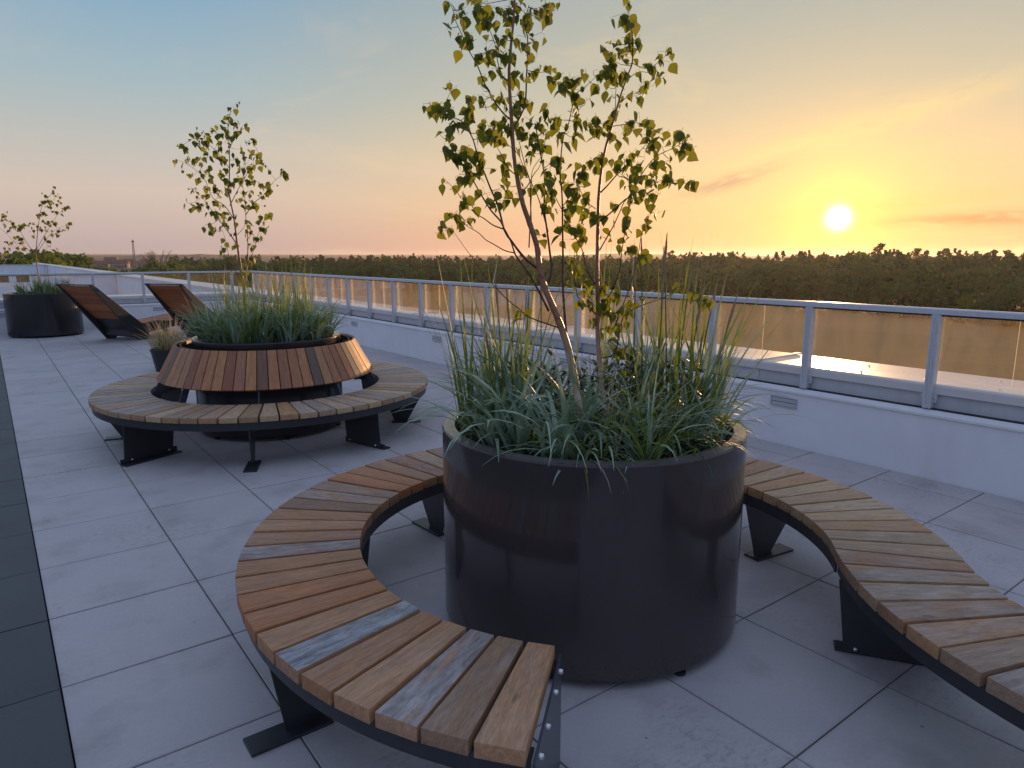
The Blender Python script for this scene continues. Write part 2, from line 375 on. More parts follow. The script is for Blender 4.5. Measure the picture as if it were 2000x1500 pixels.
M['grass_dry'] = mat_leaf('dry_grass_blade', (.42, .30, .18, 1), (.56, .42, .28, 1), (.4, .28, .12, 1), (.5, .36, .18, 1), .4, 15.0, False, .7)
def mat_bark():
    m, b, o = newmat('young_birch_bark'); p = gpos(b); z = b.sep(p)[2]
    band = b.noise(b.vmath('MULTIPLY', p, (18, 18, 110)), 1.0, 4, .6)
    lent = b.mapr(band, .60, .68, 0, 1, True)
    big = b.noise(b.vmath('MULTIPLY', p, (8, 8, 14)), 1.0, 3, .6)
    red = b.mix(b.mapr(big, .3, .7), srgb(124, 78, 58), srgb(160, 112, 86))
    pale = b.mix(b.mapr(big, .35, .65), srgb(214, 190, 170), srgb(186, 140, 112))
    c = b.mix(b.mapr(z, .98, 1.3, 0, 1), pale, red)
    c = b.mix(b.math('MULTIPLY', lent, .8), c, srgb(78, 52, 42))
    principled(b, o, c, .5, bump=band, bstr=.5, bdist=.001); return m
M['bark'] = mat_bark()
M['twig'] = mat_simple('dark_twig_bark', srgb(84, 54, 44), .55, 0, 30, .3)

def mat_meadow():
    m, b, o = newmat('dry_meadow'); p = gpos(b)
    n1 = b.noise(p, .018, 6, .6); n2 = b.noise(p, .35, 6, .65); n3 = b.noise(b.vmath('MULTIPLY', p, (1, 1, 1)), 3.0, 4, .7)
    c = b.mix(b.mapr(n1, .35, .65), srgb(152, 114, 62), srgb(124, 100, 56))
    c = b.mix(b.mapr(n2, .35, .7, 0, .4), c, srgb(96, 88, 54))
    c = b.mix(b.mapr(n3, .35, .7, 0, .3), c, srgb(156, 126, 80))
    principled(b, o, c, .9, bump=b.math('ADD', n2, n3), bstr=.6, bdist=.15); return m
M['meadow'] = mat_meadow()
M['forest_floor'] = mat_simple('forest_floor', srgb(40, 46, 34), .95, 0, .05, .4, .3)
def mat_crown(name, c1, c2, tf):
    m, b, o = newmat(name); p = gpos(b)
    n = b.noise(p, .16, 4, .6); n2 = b.noise(p, 1.6, 3, .6); r = objrand(b)
    f = b.math('ADD', b.math('MULTIPLY', b.mapr(n, .3, .7), .5), b.math('ADD', b.math('MULTIPLY', b.mapr(n2, .3, .7), .2), b.math('MULTIPLY', r, .3)))
    col = b.mix(f, c1, c2)
    d = b.n('ShaderNodeBsdfDiffuse'); b.plug(d.inputs[0], col); t = b.n('ShaderNodeBsdfTranslucent'); b.plug(t.inputs[0], b.mix(1.0, col, (1.4, 1.3, .6, 1), 'MULTIPLY'))
    mx = b.n('ShaderNodeMixShader'); mx.inputs[0].default_value = tf
    b.nt.links.new(d.outputs[0], mx.inputs[1]); b.nt.links.new(t.outputs[0], mx.inputs[2]); b.nt.links.new(mx.outputs[0], o.inputs[0]); return m
M['crown'] = mat_crown('broadleaf_crown', (.07, .12, .05, 1), (.17, .21, .08, 1), .38)
M['crown_pine'] = mat_crown('pine_crown', (.06, .085, .045, 1), (.12, .145, .07, 1), .25)
M['crown_lime'] = mat_crown('fresh_green_crown', (.12, .16, .03, 1), (.2, .22, .05, 1), .35)
M['crown_bare'] = mat_crown('bare_twigs', (.14, .10, .085, 1), (.2, .15, .12, 1), .2)
M['trunk_far'] = mat_simple('tree_bark', srgb(86, 68, 54), .9, 0, 1, .3)
# ---- birch skeletons and leaf sprays, world metres
NEAR_BRANCHES = [
('A',[(1.875,1.993,.874,0.0185),(1.87,2,.907,0.0179),(1.849,2.027,1.053,0.0161),(1.826,2.057,1.207,0.0146),(1.79,2.096,1.34,0.0133),(1.768,2.12,1.414,0.0126),(1.754,2.136,1.488,0.0120),(1.748,2.149,1.581,0.0112),(1.729,2.17,1.664,0.0105),(1.711,2.191,1.741,0.0098),(1.7,2.206,1.818,0.0092),(1.692,2.219,1.899,0.0086),(1.689,2.228,1.98,0.0079),(1.689,2.233,2.027,0.0076),(1.688,2.238,2.089,0.0071),(1.688,2.25,2.216,0.0061),(1.696,2.252,2.309,0.0054),(1.708,2.251,2.402,0.0047),(1.717,2.253,2.494,0.0040),(1.726,2.256,2.604,0.0032)]),
('A',[(1.788,2.146,1.412,0.0055),(1.81,2.143,1.447,0.0051),(1.824,2.148,1.497,0.0048),(1.829,2.167,1.567,0.0044),(1.833,2.189,1.647,0.0039),(1.837,2.211,1.723,0.0036),(1.849,2.226,1.799,0.0032),(1.858,2.238,1.86,0.0029),(1.86,2.258,1.926,0.0026),(1.861,2.304,2.075,0.0020)]),
('A',[(1.765,2.164,1.492,0.0055),(1.724,2.178,1.522,0.0051),(1.688,2.189,1.561,0.0047),(1.661,2.195,1.595,0.0044),(1.629,2.201,1.638,0.0041),(1.595,2.196,1.727,0.0036),(1.561,2.197,1.79,0.0033),(1.527,2.197,1.857,0.0029),(1.504,2.196,1.9,0.0026),(1.479,2.191,1.959,0.0023),(1.454,2.194,1.997,0.0021),(1.432,2.199,2.02,0.0019),(1.396,2.211,2.033,0.0017),(1.352,2.225,2.056,0.0015)]),
('A',[(1.619,2.187,1.638,0.0040),(1.598,2.183,1.67,0.0036),(1.553,2.186,1.711,0.0031),(1.505,2.183,1.768,0.0027),(1.457,2.177,1.828,0.0022),(1.412,2.174,1.877,0.0018),(1.377,2.168,1.921,0.0014),(1.345,2.168,1.948,0.0012)]),
('A',[(1.789,2.12,1.323,0.0050),(1.767,2.158,1.402,0.0044),(1.744,2.195,1.472,0.0039),(1.719,2.23,1.527,0.0036),(1.711,2.243,1.552,0.0035),(1.704,2.259,1.597,0.0032),(1.69,2.283,1.647,0.0030)]),
('A',[(1.722,2.259,1.552,0.0030),(1.702,2.3,1.562,0.0026),(1.68,2.348,1.588,0.0022),(1.665,2.381,1.606,0.0020),(1.652,2.416,1.635,0.0018),(1.631,2.461,1.661,0.0015),(1.611,2.507,1.693,0.0012),(1.592,2.545,1.71,0.0010)]),
('A',[(1.627,2.206,1.643,0.0030),(1.608,2.247,1.658,0.0026),(1.592,2.285,1.684,0.0023),(1.579,2.318,1.704,0.0020),(1.572,2.352,1.744,0.0017),(1.556,2.39,1.765,0.0015),(1.547,2.423,1.802,0.0013),(1.532,2.465,1.838,0.0010)]),
('A',[(1.813,2.09,1.257,0.0035),(1.758,2.203,1.293,0.0027),(1.738,2.253,1.327,0.0025),(1.715,2.309,1.367,0.0022),(1.694,2.369,1.422,0.0019),(1.676,2.417,1.463,0.0016),(1.664,2.465,1.521,0.0014),(1.648,2.518,1.579,0.0011),(1.631,2.579,1.649,0.0008)]),
('A',[(1.702,2.261,2.064,0.0035),(1.654,2.263,2.096,0.0031),(1.584,2.254,2.165,0.0025),(1.535,2.238,2.227,0.0021),(1.492,2.229,2.271,0.0018),(1.451,2.215,2.318,0.0014),(1.415,2.203,2.358,0.0012),(1.4,2.189,2.385,0.0010)]),
('A',[(1.714,2.265,2.027,0.0045),(1.765,2.265,2.097,0.0038),(1.789,2.275,2.153,0.0035),(1.813,2.3,2.244,0.0030),(1.841,2.329,2.35,0.0024),(1.853,2.346,2.407,0.0021),(1.858,2.37,2.465,0.0019),(1.89,2.383,2.545,0.0015)]),
('A',[(1.746,2.241,1.794,0.0025),(1.777,2.246,1.816,0.0022),(1.823,2.264,1.865,0.0017),(1.865,2.276,1.903,0.0014),(1.909,2.305,1.97,0.0010)]),
('A',[(1.73,2.253,1.853,0.0025),(1.717,2.293,1.884,0.0020),(1.714,2.332,1.937,0.0016),(1.711,2.362,1.974,0.0013),(1.713,2.391,2.022,0.0010)]),
('A',[(1.757,2.195,1.665,0.0030),(1.776,2.226,1.785,0.0024),(1.784,2.239,1.835,0.0022),(1.78,2.267,1.901,0.0019),(1.779,2.309,2.008,0.0015),(1.779,2.325,2.049,0.0014),(1.761,2.38,2.154,0.0010)]),
('A',[(1.862,2.216,1.639,0.0030),(1.793,2.194,1.764,0.0022),(1.75,2.189,1.824,0.0018),(1.707,2.183,1.882,0.0015),(1.673,2.178,1.926,0.0012),(1.623,2.184,1.959,0.0010)]),
('A',[(1.707,2.27,2.204,0.0025),(1.667,2.268,2.223,0.0021),(1.634,2.25,2.263,0.0018),(1.602,2.222,2.311,0.0014),(1.554,2.198,2.361,0.0010)]),
('A',[(1.781,2.239,1.574,0.0030),(1.858,2.32,1.806,0.0019),(1.885,2.349,1.893,0.0016),(1.944,2.354,1.967,0.0013),(1.981,2.377,2.056,0.0010)]),
('A',[(1.857,2.069,1.131,0.0065),(1.861,2.097,1.253,0.0056),(1.866,2.116,1.345,0.0052),(1.874,2.135,1.446,0.0047),(1.887,2.15,1.547,0.0042),(1.898,2.167,1.648,0.0038),(1.909,2.183,1.749,0.0034),(1.915,2.198,1.825,0.0031),(1.915,2.206,1.861,0.0029),(1.93,2.218,1.952,0.0026),(1.947,2.223,2.023,0.0023),(1.967,2.219,2.067,0.0021),(1.986,2.221,2.129,0.0019),(2,2.222,2.177,0.0017),(1.988,2.246,2.232,0.0015)]),
('A',[(1.905,2.184,1.729,0.0020),(1.864,2.169,1.766,0.0017),(1.804,2.138,1.828,0.0013),(1.75,2.112,1.879,0.0010)]),
('A',[(1.974,2.194,2.176,0.0020),(2.01,2.198,2.201,0.0016),(2.051,2.202,2.227,0.0013),(2.117,2.211,2.277,0.0008)]),
('A',[(1.909,2.181,1.739,0.0020),(1.96,2.193,1.782,0.0017),(2,2.199,1.81,0.0015),(2.1,2.249,1.939,0.0010)]),
('B',[(2.087,2.083,.857,0.0130),(2.081,2.088,.907,0.0124),(2.065,2.102,1.064,0.0110),(2.055,2.113,1.24,0.0097),(2.056,2.114,1.337,0.0091),(2.052,2.118,1.443,0.0084),(2.051,2.12,1.547,0.0077),(2.052,2.122,1.66,0.0070),(2.053,2.122,1.772,0.0063),(2.059,2.119,1.863,0.0057),(2.07,2.112,1.952,0.0052),(2.082,2.104,2.011,0.0048),(2.092,2.098,2.05,0.0046),(2.101,2.091,2.09,0.0043),(2.117,2.08,2.162,0.0039),(2.14,2.064,2.246,0.0034),(2.156,2.053,2.304,0.0030),(2.154,2.056,2.405,0.0024),(2.137,2.07,2.468,0.0020)]),
('B',[(2.064,2.126,1.796,0.0035),(2.077,2.1,1.822,0.0030),(2.095,2.062,1.865,0.0025),(2.108,2.04,1.883,0.0022),(2.092,2.045,1.879,0.0021),(2.115,2.003,1.916,0.0017),(2.143,1.941,1.983,0.0010)]),
('B',[(2.062,2.127,1.681,0.0035),(2.08,2.084,1.711,0.0031),(2.102,2.022,1.763,0.0026),(2.108,2.004,1.777,0.0025),(2.113,1.944,1.858,0.0020),(2.124,1.886,1.917,0.0016),(2.149,1.825,1.944,0.0013),(2.17,1.77,1.97,0.0010)]),
('B',[(2.064,2.126,1.555,0.0030),(2.087,2.124,1.589,0.0028),(2.14,2.12,1.663,0.0024),(2.176,2.12,1.721,0.0021),(2.216,2.117,1.78,0.0019),(2.313,2.086,1.828,0.0016),(2.391,2.061,1.866,0.0013),(2.502,2.02,1.848,0.0010)]),
('B',[(2.063,2.114,1.337,0.0035),(2.076,2.082,1.364,0.0031),(2.081,2.052,1.408,0.0028),(2.075,2.013,1.486,0.0023),(2.067,2,1.522,0.0021),(2.048,1.971,1.596,0.0017),(2.035,1.947,1.654,0.0014),(2.015,1.912,1.738,0.0010)]),
('B',[(2.116,2.074,1.24,0.0030),(2.212,2.082,1.41,0.0022),(2.274,2.097,1.547,0.0018),(2.307,2.111,1.635,0.0015),(2.347,2.111,1.702,0.0013),(2.391,2.115,1.784,0.0011),(2.411,2.114,1.814,0.0010)]),
('B',[(2.049,2.125,1.422,0.0035),(2.05,2.182,1.484,0.0028),(2.068,2.227,1.558,0.0022),(2.07,2.254,1.59,0.0020),(2.072,2.307,1.656,0.0015),(2.073,2.334,1.69,0.0013),(2.078,2.366,1.735,0.0010)]),
('B',[(2.043,2.129,1.732,0.0020),(2.036,2.191,1.776,0.0015),(2.053,2.259,1.864,0.0010)]),
('B',[(2.12,2.083,2.15,0.0018),(2.111,2.019,2.163,0.0012),(2.105,1.969,2.166,0.0008)]),
('B',[(2.148,2.062,2.24,0.0018),(2.213,2.064,2.276,0.0013),(2.32,2.058,2.277,0.0008)]),
('B',[(2.158,2.055,2.298,0.0018),(2.194,2.001,2.273,0.0013),(2.23,1.938,2.316,0.0008)]),
('B',[(2.107,2.093,2.11,0.0018),(2.162,2.146,2.232,0.0010),(2.184,2.16,2.271,0.0008)]),
('B',[(2.1,2.098,2.058,0.0020),(2.112,2.053,2.059,0.0017),(2.13,1.986,2.058,0.0013),(2.143,1.917,2.024,0.0010),(2.151,1.871,2,0.0008)]),
('B',[(2.063,2.101,1.109,0.0030),(2.088,2.041,1.135,0.0027),(2.07,1.998,1.227,0.0023),(2.058,1.947,1.316,0.0020),(2.11,1.795,1.383,0.0014),(2.125,1.734,1.424,0.0012),(2.159,1.615,1.37,0.0008)]),
('B',[(2.055,2.12,1.294,0.0030),(2.018,2.191,1.361,0.0022),(2.017,2.208,1.398,0.0020),(2.026,2.235,1.478,0.0015),(2.051,2.261,1.585,0.0010)]),
]
NEAR_LEAVES = [
('A',1.382,2.177,2.39,2,1.403,2.192,2.38),('A',1.4,2.185,2.365,1,1.4,2.185,2.365),('A',1.473,2.197,2.416,1,1.403,2.192,2.38),('A',1.392,2.103,2.343,3,1.412,2.2,2.364),
('A',1.412,2.233,2.337,1,1.433,2.209,2.338),('A',1.432,2.214,2.303,2,1.455,2.217,2.313),('A',1.441,2.146,2.297,3,1.46,2.218,2.308),('A',1.469,2.232,2.285,1,1.478,2.224,2.287),
('A',1.453,2.149,2.28,2,1.474,2.223,2.292),('A',1.504,2.225,2.26,1,1.504,2.225,2.26),('A',1.494,2.139,2.24,4,1.519,2.235,2.244),('A',1.437,2.087,2.371,4,1.559,2.201,2.355),
('A',1.542,2.196,2.381,5,1.559,2.201,2.355),('A',1.583,2.305,2.428,3,1.559,2.201,2.355),('A',1.581,2.192,2.422,4,1.713,2.252,2.456),('A',1.629,2.227,2.428,3,1.712,2.252,2.448),
('A',1.707,2.278,2.475,5,1.715,2.253,2.471),('A',1.727,2.272,2.423,5,1.727,2.272,2.423),('A',1.74,2.246,2.461,4,1.713,2.252,2.456),('A',1.847,2.373,2.483,4,1.865,2.372,2.483),
('A',1.903,2.398,2.513,3,1.903,2.398,2.513),('A',1.844,2.346,2.45,3,1.844,2.346,2.45),('A',1.967,2.412,2.542,4,1.879,2.378,2.518),('A',1.901,2.287,2.522,4,1.886,2.381,2.536),
('A',1.867,2.195,2.473,4,1.886,2.381,2.536),('A',1.851,2.196,2.451,2,1.876,2.377,2.509),('A',1.858,2.325,2.432,1,1.855,2.358,2.436),('A',1.952,2.38,2.452,1,1.854,2.35,2.417),
('A',1.841,2.288,2.376,2,1.849,2.34,2.388),('A',1.858,2.348,2.408,2,1.858,2.348,2.408),('A',1.588,2.236,2.324,2,1.591,2.217,2.322),('A',1.604,2.193,2.316,3,1.597,2.219,2.317),
('A',1.686,2.272,2.355,2,1.701,2.252,2.348),('A',1.778,2.3,2.358,3,1.847,2.337,2.378),('A',1.601,2.199,2.282,4,1.601,2.199,2.282),('A',1.62,2.204,2.269,3,1.626,2.243,2.275),
('A',1.628,2.258,2.275,2,1.628,2.258,2.275),('A',1.687,2.251,2.296,2,1.687,2.251,2.296),('A',1.651,2.236,2.238,3,1.65,2.259,2.243),('A',1.686,2.273,2.22,3,1.686,2.273,2.22),
('A',1.699,2.235,2.221,3,1.688,2.25,2.224),('A',1.788,2.29,2.235,1,1.81,2.297,2.234),('A',1.854,2.314,2.246,1,1.81,2.297,2.234),('A',1.839,2.339,2.336,3,1.839,2.339,2.336),
('A',1.828,2.265,2.296,2,1.829,2.317,2.305),('A',1.871,2.291,2.276,2,1.82,2.307,2.27),('A',1.893,2.263,2.267,3,1.82,2.307,2.27),('A',1.56,2.262,2.212,1,1.56,2.262,2.212),
('A',1.597,2.288,2.158,1,1.596,2.256,2.154),('A',1.58,2.248,2.128,1,1.613,2.258,2.137),('A',1.504,2.367,2.169,3,1.358,2.223,2.053),('A',1.34,2.131,2.065,1,1.371,2.219,2.046),
('A',1.317,2.23,2.07,1,1.358,2.223,2.053),('A',1.359,2.266,2.061,3,1.358,2.223,2.053),('A',1.333,2.187,2.063,2,1.358,2.223,2.053),('A',1.369,2.225,2.027,2,1.384,2.215,2.04),
('A',1.36,2.163,2.045,2,1.384,2.215,2.04),('A',1.405,2.226,2.025,2,1.403,2.209,2.031),('A',1.453,2.226,2.001,2,1.448,2.195,2.002),('A',1.418,2.23,2.004,2,1.437,2.198,2.014),
('A',1.369,2.251,1.978,1,1.352,2.168,1.943),('A',1.344,2.152,1.951,1,1.352,2.168,1.943),('A',1.381,2.178,1.949,1,1.358,2.168,1.937),('A',1.569,2.336,2.129,5,1.613,2.258,2.137),
('A',1.468,2.197,2.064,4,1.432,2.199,2.02),('A',1.577,2.289,2.097,3,1.637,2.261,2.114),('A',1.51,2.237,2.045,3,1.443,2.196,2.008),('A',1.575,2.264,2.025,4,1.466,2.193,1.978),
('A',1.69,2.394,2.056,4,1.713,2.385,2.012),('A',1.746,2.412,2.071,1,1.713,2.385,2.012),('A',1.462,2.134,1.96,2,1.479,2.191,1.959),('A',1.707,2.43,2.023,3,1.713,2.385,2.012),
('A',1.762,2.398,2.163,3,1.763,2.375,2.146),('A',1.783,2.404,2.16,3,1.783,2.404,2.16),('A',1.739,2.265,2.157,4,1.688,2.243,2.145),('A',1.763,2.263,2.135,4,1.763,2.263,2.135),
('A',1.695,2.218,2.094,3,1.688,2.239,2.097),('A',1.788,2.274,2.114,3,1.788,2.274,2.114),('A',1.643,2.225,2.052,4,1.696,2.262,2.068),('A',1.665,2.244,2.026,4,1.689,2.233,2.027),
('A',1.706,2.255,2.025,4,1.706,2.255,2.025),('A',1.696,2.367,2.013,4,1.696,2.367,2.013),('A',1.695,2.319,1.994,4,1.712,2.373,1.993),('A',1.785,2.336,2.025,4,1.785,2.336,2.025),
('A',1.766,2.267,2.033,4,1.779,2.318,2.032),('A',1.814,2.283,2.079,5,1.861,2.302,2.066),('A',1.83,2.293,2.023,4,1.861,2.289,2.025),('A',1.889,2.321,2.08,4,1.889,2.321,2.08),
('A',1.817,2.18,2.09,4,1.861,2.302,2.066),('A',1.916,2.245,2.092,3,1.972,2.22,2.085),('A',1.975,2.38,2.049,4,1.975,2.38,2.049),('A',1.874,2.291,1.994,3,1.874,2.291,1.994),
('A',1.99,2.376,2.001,4,1.955,2.361,1.994),('A',1.977,2.284,2.078,2,1.963,2.22,2.058),('A',1.956,2.213,2.118,1,1.983,2.22,2.12),('A',1.957,2.207,2.032,1,1.951,2.222,2.032),
('A',1.951,2.184,1.995,1,1.941,2.221,1.996),('A',1.955,2.236,1.995,2,1.955,2.236,1.995),('A',1.968,2.273,2.041,2,1.947,2.223,2.023),('A',1.88,2.206,2.216,3,1.99,2.243,2.225),
('A',1.913,2.218,2.204,2,1.99,2.243,2.225),('A',1.964,2.22,2.237,4,1.99,2.243,2.225),('A',1.982,2.198,2.229,3,1.99,2.243,2.225),('A',1.994,2.232,2.204,2,1.994,2.232,2.204),
('A',2.002,2.225,2.178,4,2.002,2.225,2.178),('A',1.993,2.157,2.133,3,1.991,2.221,2.148),('A',1.948,2.137,2.086,5,1.978,2.22,2.103),('A',2.017,2.151,2.069,4,1.972,2.22,2.085),
('B',2.013,2.107,2.069,3,2.094,2.096,2.058),('B',2.04,2.165,2.054,2,2.086,2.102,2.027),('A',2.088,2.279,2.047,1,1.951,2.222,2.032),('B',2.082,2.148,2.043,1,2.086,2.102,2.027),
('B',2.081,2.108,2.07,3,2.096,2.095,2.066),('B',2.078,2.124,2.026,3,2.084,2.103,2.019),('B',2.118,2.105,2.021,3,2.084,2.103,2.019),('B',2.051,2.019,1.99,2,2.082,2.104,2.011),
('B',2.131,2.047,2.06,4,2.131,2.047,2.06),('B',2.151,2.084,2.041,1,2.11,2.062,2.059),('B',2.146,1.992,2.061,3,2.146,1.992,2.061),('B',2.155,1.964,2.051,3,2.155,1.964,2.051),
('B',2.14,1.914,2.024,3,2.14,1.914,2.024),('B',2.147,1.876,2,2,2.147,1.876,2),('B',2.087,1.901,1.998,4,2.14,1.946,1.977),('B',2.175,1.944,1.986,4,2.14,1.946,1.977),
('B',2.083,1.851,1.929,2,2.127,1.879,1.92),('B',2.113,1.921,1.952,1,2.133,1.961,1.961),('B',2.112,1.933,1.921,1,2.124,1.982,1.939),('B',2.09,1.828,1.945,1,2.138,1.852,1.932),
('B',2.143,1.812,1.951,1,2.143,1.812,1.951),('B',2.102,1.747,1.976,2,2.165,1.783,1.964),('B',2.076,1.749,1.971,1,2.16,1.797,1.957),('B',2.141,1.743,1.976,1,2.167,1.776,1.967),
('B',2.125,1.747,1.927,3,2.157,1.804,1.954),('B',2.165,1.757,1.944,2,2.165,1.783,1.964),('B',2.07,2.028,2.457,2,2.139,2.069,2.46),('B',2.205,2.123,2.53,2,2.139,2.069,2.46),
('B',2.157,2.066,2.446,3,2.157,2.066,2.446),('B',2.113,2.05,2.431,2,2.113,2.05,2.431),('B',2.127,2.048,2.383,2,2.154,2.056,2.39),('B',2.156,2.034,2.369,2,2.155,2.055,2.374),
('B',2.024,2.075,2.356,2,2.155,2.055,2.374),('B',1.951,1.995,2.298,2,2.155,2.054,2.343),('B',2.175,2.145,2.365,3,2.155,2.054,2.343),('B',2.176,2.089,2.359,4,2.176,2.089,2.359),
('B',2.166,2.042,2.341,2,2.155,2.054,2.343),('B',2.089,2.097,2.309,5,2.151,2.056,2.287),('B',2.057,2.018,2.287,4,2.154,2.055,2.295),('B',2.075,2.1,2.282,3,2.179,2.157,2.261),
('B',2.15,2.137,2.294,3,2.179,2.157,2.261),('B',2.106,2.055,2.252,4,2.143,2.063,2.254),('B',2.147,2.094,2.24,3,2.147,2.094,2.24),('A',2.096,2.169,2.263,2,2.107,2.21,2.27),
('B',2.091,2.116,2.242,3,2.173,2.153,2.251),('B',2.185,2.219,2.241,1,2.158,2.142,2.222),('A',2.103,2.186,2.231,2,2.07,2.205,2.241),('A',2.057,2.168,2.228,1,2.07,2.205,2.241),
('A',2.066,2.213,2.254,1,2.07,2.205,2.241),('A',2.052,2.169,2.276,1,2.107,2.21,2.27),('B',2.129,2.131,2.178,2,2.137,2.122,2.175),('B',2.131,2.131,2.126,1,2.131,2.131,2.126),
('B',2.142,2.103,2.119,1,2.106,2.087,2.114),('B',2.185,2.038,2.283,2,2.185,2.038,2.283),('B',2.187,1.994,2.271,4,2.187,1.994,2.271),('B',2.277,2.057,2.277,2,2.277,2.057,2.277),
('B',2.293,2.034,2.262,3,2.293,2.034,2.262),('B',2.367,2.071,2.273,2,2.308,2.058,2.277),('B',2.304,2.07,2.237,1,2.308,2.058,2.277),('B',2.171,2.004,2.207,2,2.107,1.981,2.166),
('B',2.108,1.953,2.158,2,2.107,1.981,2.166),('B',2.099,1.98,2.158,1,2.099,1.98,2.158),('B',2.231,1.987,2.314,3,2.231,1.987,2.314),('B',2.265,1.985,2.307,2,2.217,1.961,2.301),
('B',2.256,1.971,2.34,1,2.226,1.943,2.312),('B',2.28,1.96,2.339,1,2.226,1.943,2.312),('B',2.135,2.08,1.949,1,2.108,2.015,1.906),('B',2.13,2.018,1.945,2,2.119,1.992,1.927),
('B',2.061,2.034,1.882,3,2.092,2.045,1.879),('B',2.102,2.028,1.898,4,2.102,2.028,1.898),('B',2.112,1.991,1.908,3,2.112,1.991,1.908),('B',2.046,1.901,1.875,3,2.114,1.938,1.864),
('B',2.05,1.921,1.852,2,2.112,1.954,1.845),('B',2.092,2.025,1.851,3,2.095,2.062,1.865),('B',2.082,1.976,1.807,4,2.11,1.984,1.804),('B',2.28,2.114,1.821,3,2.269,2.101,1.806),
('B',2.268,2.131,1.786,3,2.268,2.131,1.786),('B',2.214,2.11,1.768,2,2.214,2.11,1.768),('B',2.369,2.139,1.871,5,2.33,2.081,1.836),('B',2.406,2.133,1.888,4,2.356,2.072,1.849),
('B',2.217,1.941,1.898,4,2.121,1.903,1.9),('B',2.372,2.046,1.899,3,2.391,2.061,1.866),('B',2.37,2.042,1.849,4,2.382,2.064,1.862),('B',2.117,1.795,1.895,2,2.135,1.859,1.929),
('B',2.408,2.027,1.84,1,2.441,2.043,1.858),('B',2.451,2.021,1.845,3,2.451,2.021,1.845),('B',2.528,2.022,1.828,1,2.492,2.024,1.85),('B',2.523,2.038,1.851,1,2.523,2.038,1.851),
('B',2.416,2.138,1.808,2,2.416,2.138,1.808),('B',2.413,2.105,1.806,2,2.413,2.105,1.806),('B',2.386,2.135,1.785,1,2.386,2.114,1.775),('B',2.362,2.124,1.71,2,2.362,2.124,1.71),
('B',2.337,2.045,1.724,2,2.362,2.112,1.729),('B',2.342,2.114,1.665,2,2.342,2.114,1.665),('B',2.341,2.148,1.67,1,2.322,2.111,1.66),('B',2.104,2.086,1.755,1,2.091,2.053,1.737),
('B',2.167,2.13,1.693,1,2.167,2.13,1.693),('B',2.016,1.95,1.672,2,2.032,1.941,1.67),('B',2.008,1.941,1.642,2,2.039,1.954,1.638),('B',2.113,2.15,1.618,2,2.105,2.123,1.613),
('B',2.045,1.961,1.597,2,2.045,1.961,1.597),('A',2.156,2.262,1.946,3,2.094,2.245,1.93),('B',2.084,2.146,1.922,3,2.084,2.146,1.922),('B',2.073,2.095,1.916,3,2.066,2.115,1.92),
('A',2.082,2.215,1.901,4,2.073,2.236,1.904),('A',2.081,2.245,1.89,3,2.081,2.245,1.89),('A',2.05,2.243,1.874,2,2.05,2.243,1.874),('A',1.905,2.155,1.83,2,1.915,2.2,1.834),
('A',1.939,2.172,1.813,3,1.99,2.198,1.803),('A',2.004,2.191,1.825,3,2.004,2.191,1.825),('A',2.019,2.217,1.793,4,1.98,2.196,1.796),('A',2,2.206,1.757,3,1.934,2.187,1.761),
('B',2.032,2.17,1.832,1,2.047,2.232,1.828),('B',2.081,2.221,1.804,1,2.04,2.205,1.793),('B',2.062,2.232,1.762,1,2.038,2.173,1.763),('B',2.095,2.355,1.719,3,2.095,2.355,1.719),
('A',1.897,2.174,1.717,2,1.897,2.174,1.717),('B',2.015,2.18,1.722,2,2.041,2.147,1.744),('B',1.987,2.098,1.703,4,2.052,2.122,1.704),('B',1.989,2.09,1.683,2,2.052,2.122,1.686),
('B',2.089,2.123,1.694,3,2.089,2.123,1.694),('B',2.069,2.336,1.666,3,2.073,2.314,1.665),('B',2.093,2.296,1.665,4,2.072,2.307,1.656),('B',2.181,2.346,1.676,3,2.072,2.3,1.648),
('B',2.072,2.266,1.62,3,2.072,2.266,1.62),('B',2.083,2.328,1.614,1,2.071,2.274,1.615),('B',2.139,2.283,1.618,1,2.07,2.26,1.599),('A',1.875,2.152,1.635,1,1.875,2.152,1.635),
('A',1.893,2.206,1.933,3,1.928,2.215,1.935),('A',1.903,2.205,1.901,3,1.903,2.205,1.901),('A',1.912,2.194,1.873,3,1.912,2.194,1.873),('A',1.78,2.113,1.889,3,1.757,2.116,1.873),
('A',1.767,2.092,1.86,2,1.77,2.122,1.86),('A',1.841,2.228,1.805,4,1.841,2.228,1.805),('A',1.807,2.208,1.815,2,1.851,2.229,1.816),('A',1.844,2.167,1.801,3,1.844,2.167,1.801),
('A',1.841,2.163,1.774,2,1.841,2.163,1.774),('A',1.835,2.214,1.744,2,1.835,2.214,1.744),('A',1.869,2.205,1.731,1,1.838,2.213,1.731),('A',1.788,2.182,1.617,2,1.741,2.156,1.611),
('A',1.762,2.25,1.849,1,1.783,2.246,1.852),('A',1.792,2.322,1.964,3,1.792,2.322,1.964),('A',1.695,2.186,1.889,2,1.695,2.186,1.889),('A',1.79,2.263,1.904,2,1.79,2.263,1.904),
('A',1.846,2.279,1.95,3,1.86,2.265,1.951),('A',1.382,2.136,1.895,4,1.382,2.136,1.895),('A',1.382,2.169,1.905,3,1.382,2.169,1.905),('A',1.337,2.143,1.898,2,1.386,2.17,1.909),
('A',1.398,2.15,1.863,4,1.398,2.15,1.863),('A',1.446,2.201,1.848,3,1.446,2.201,1.848),('A',1.423,2.156,1.821,2,1.457,2.177,1.828),('A',1.448,2.16,1.868,2,1.434,2.176,1.853),
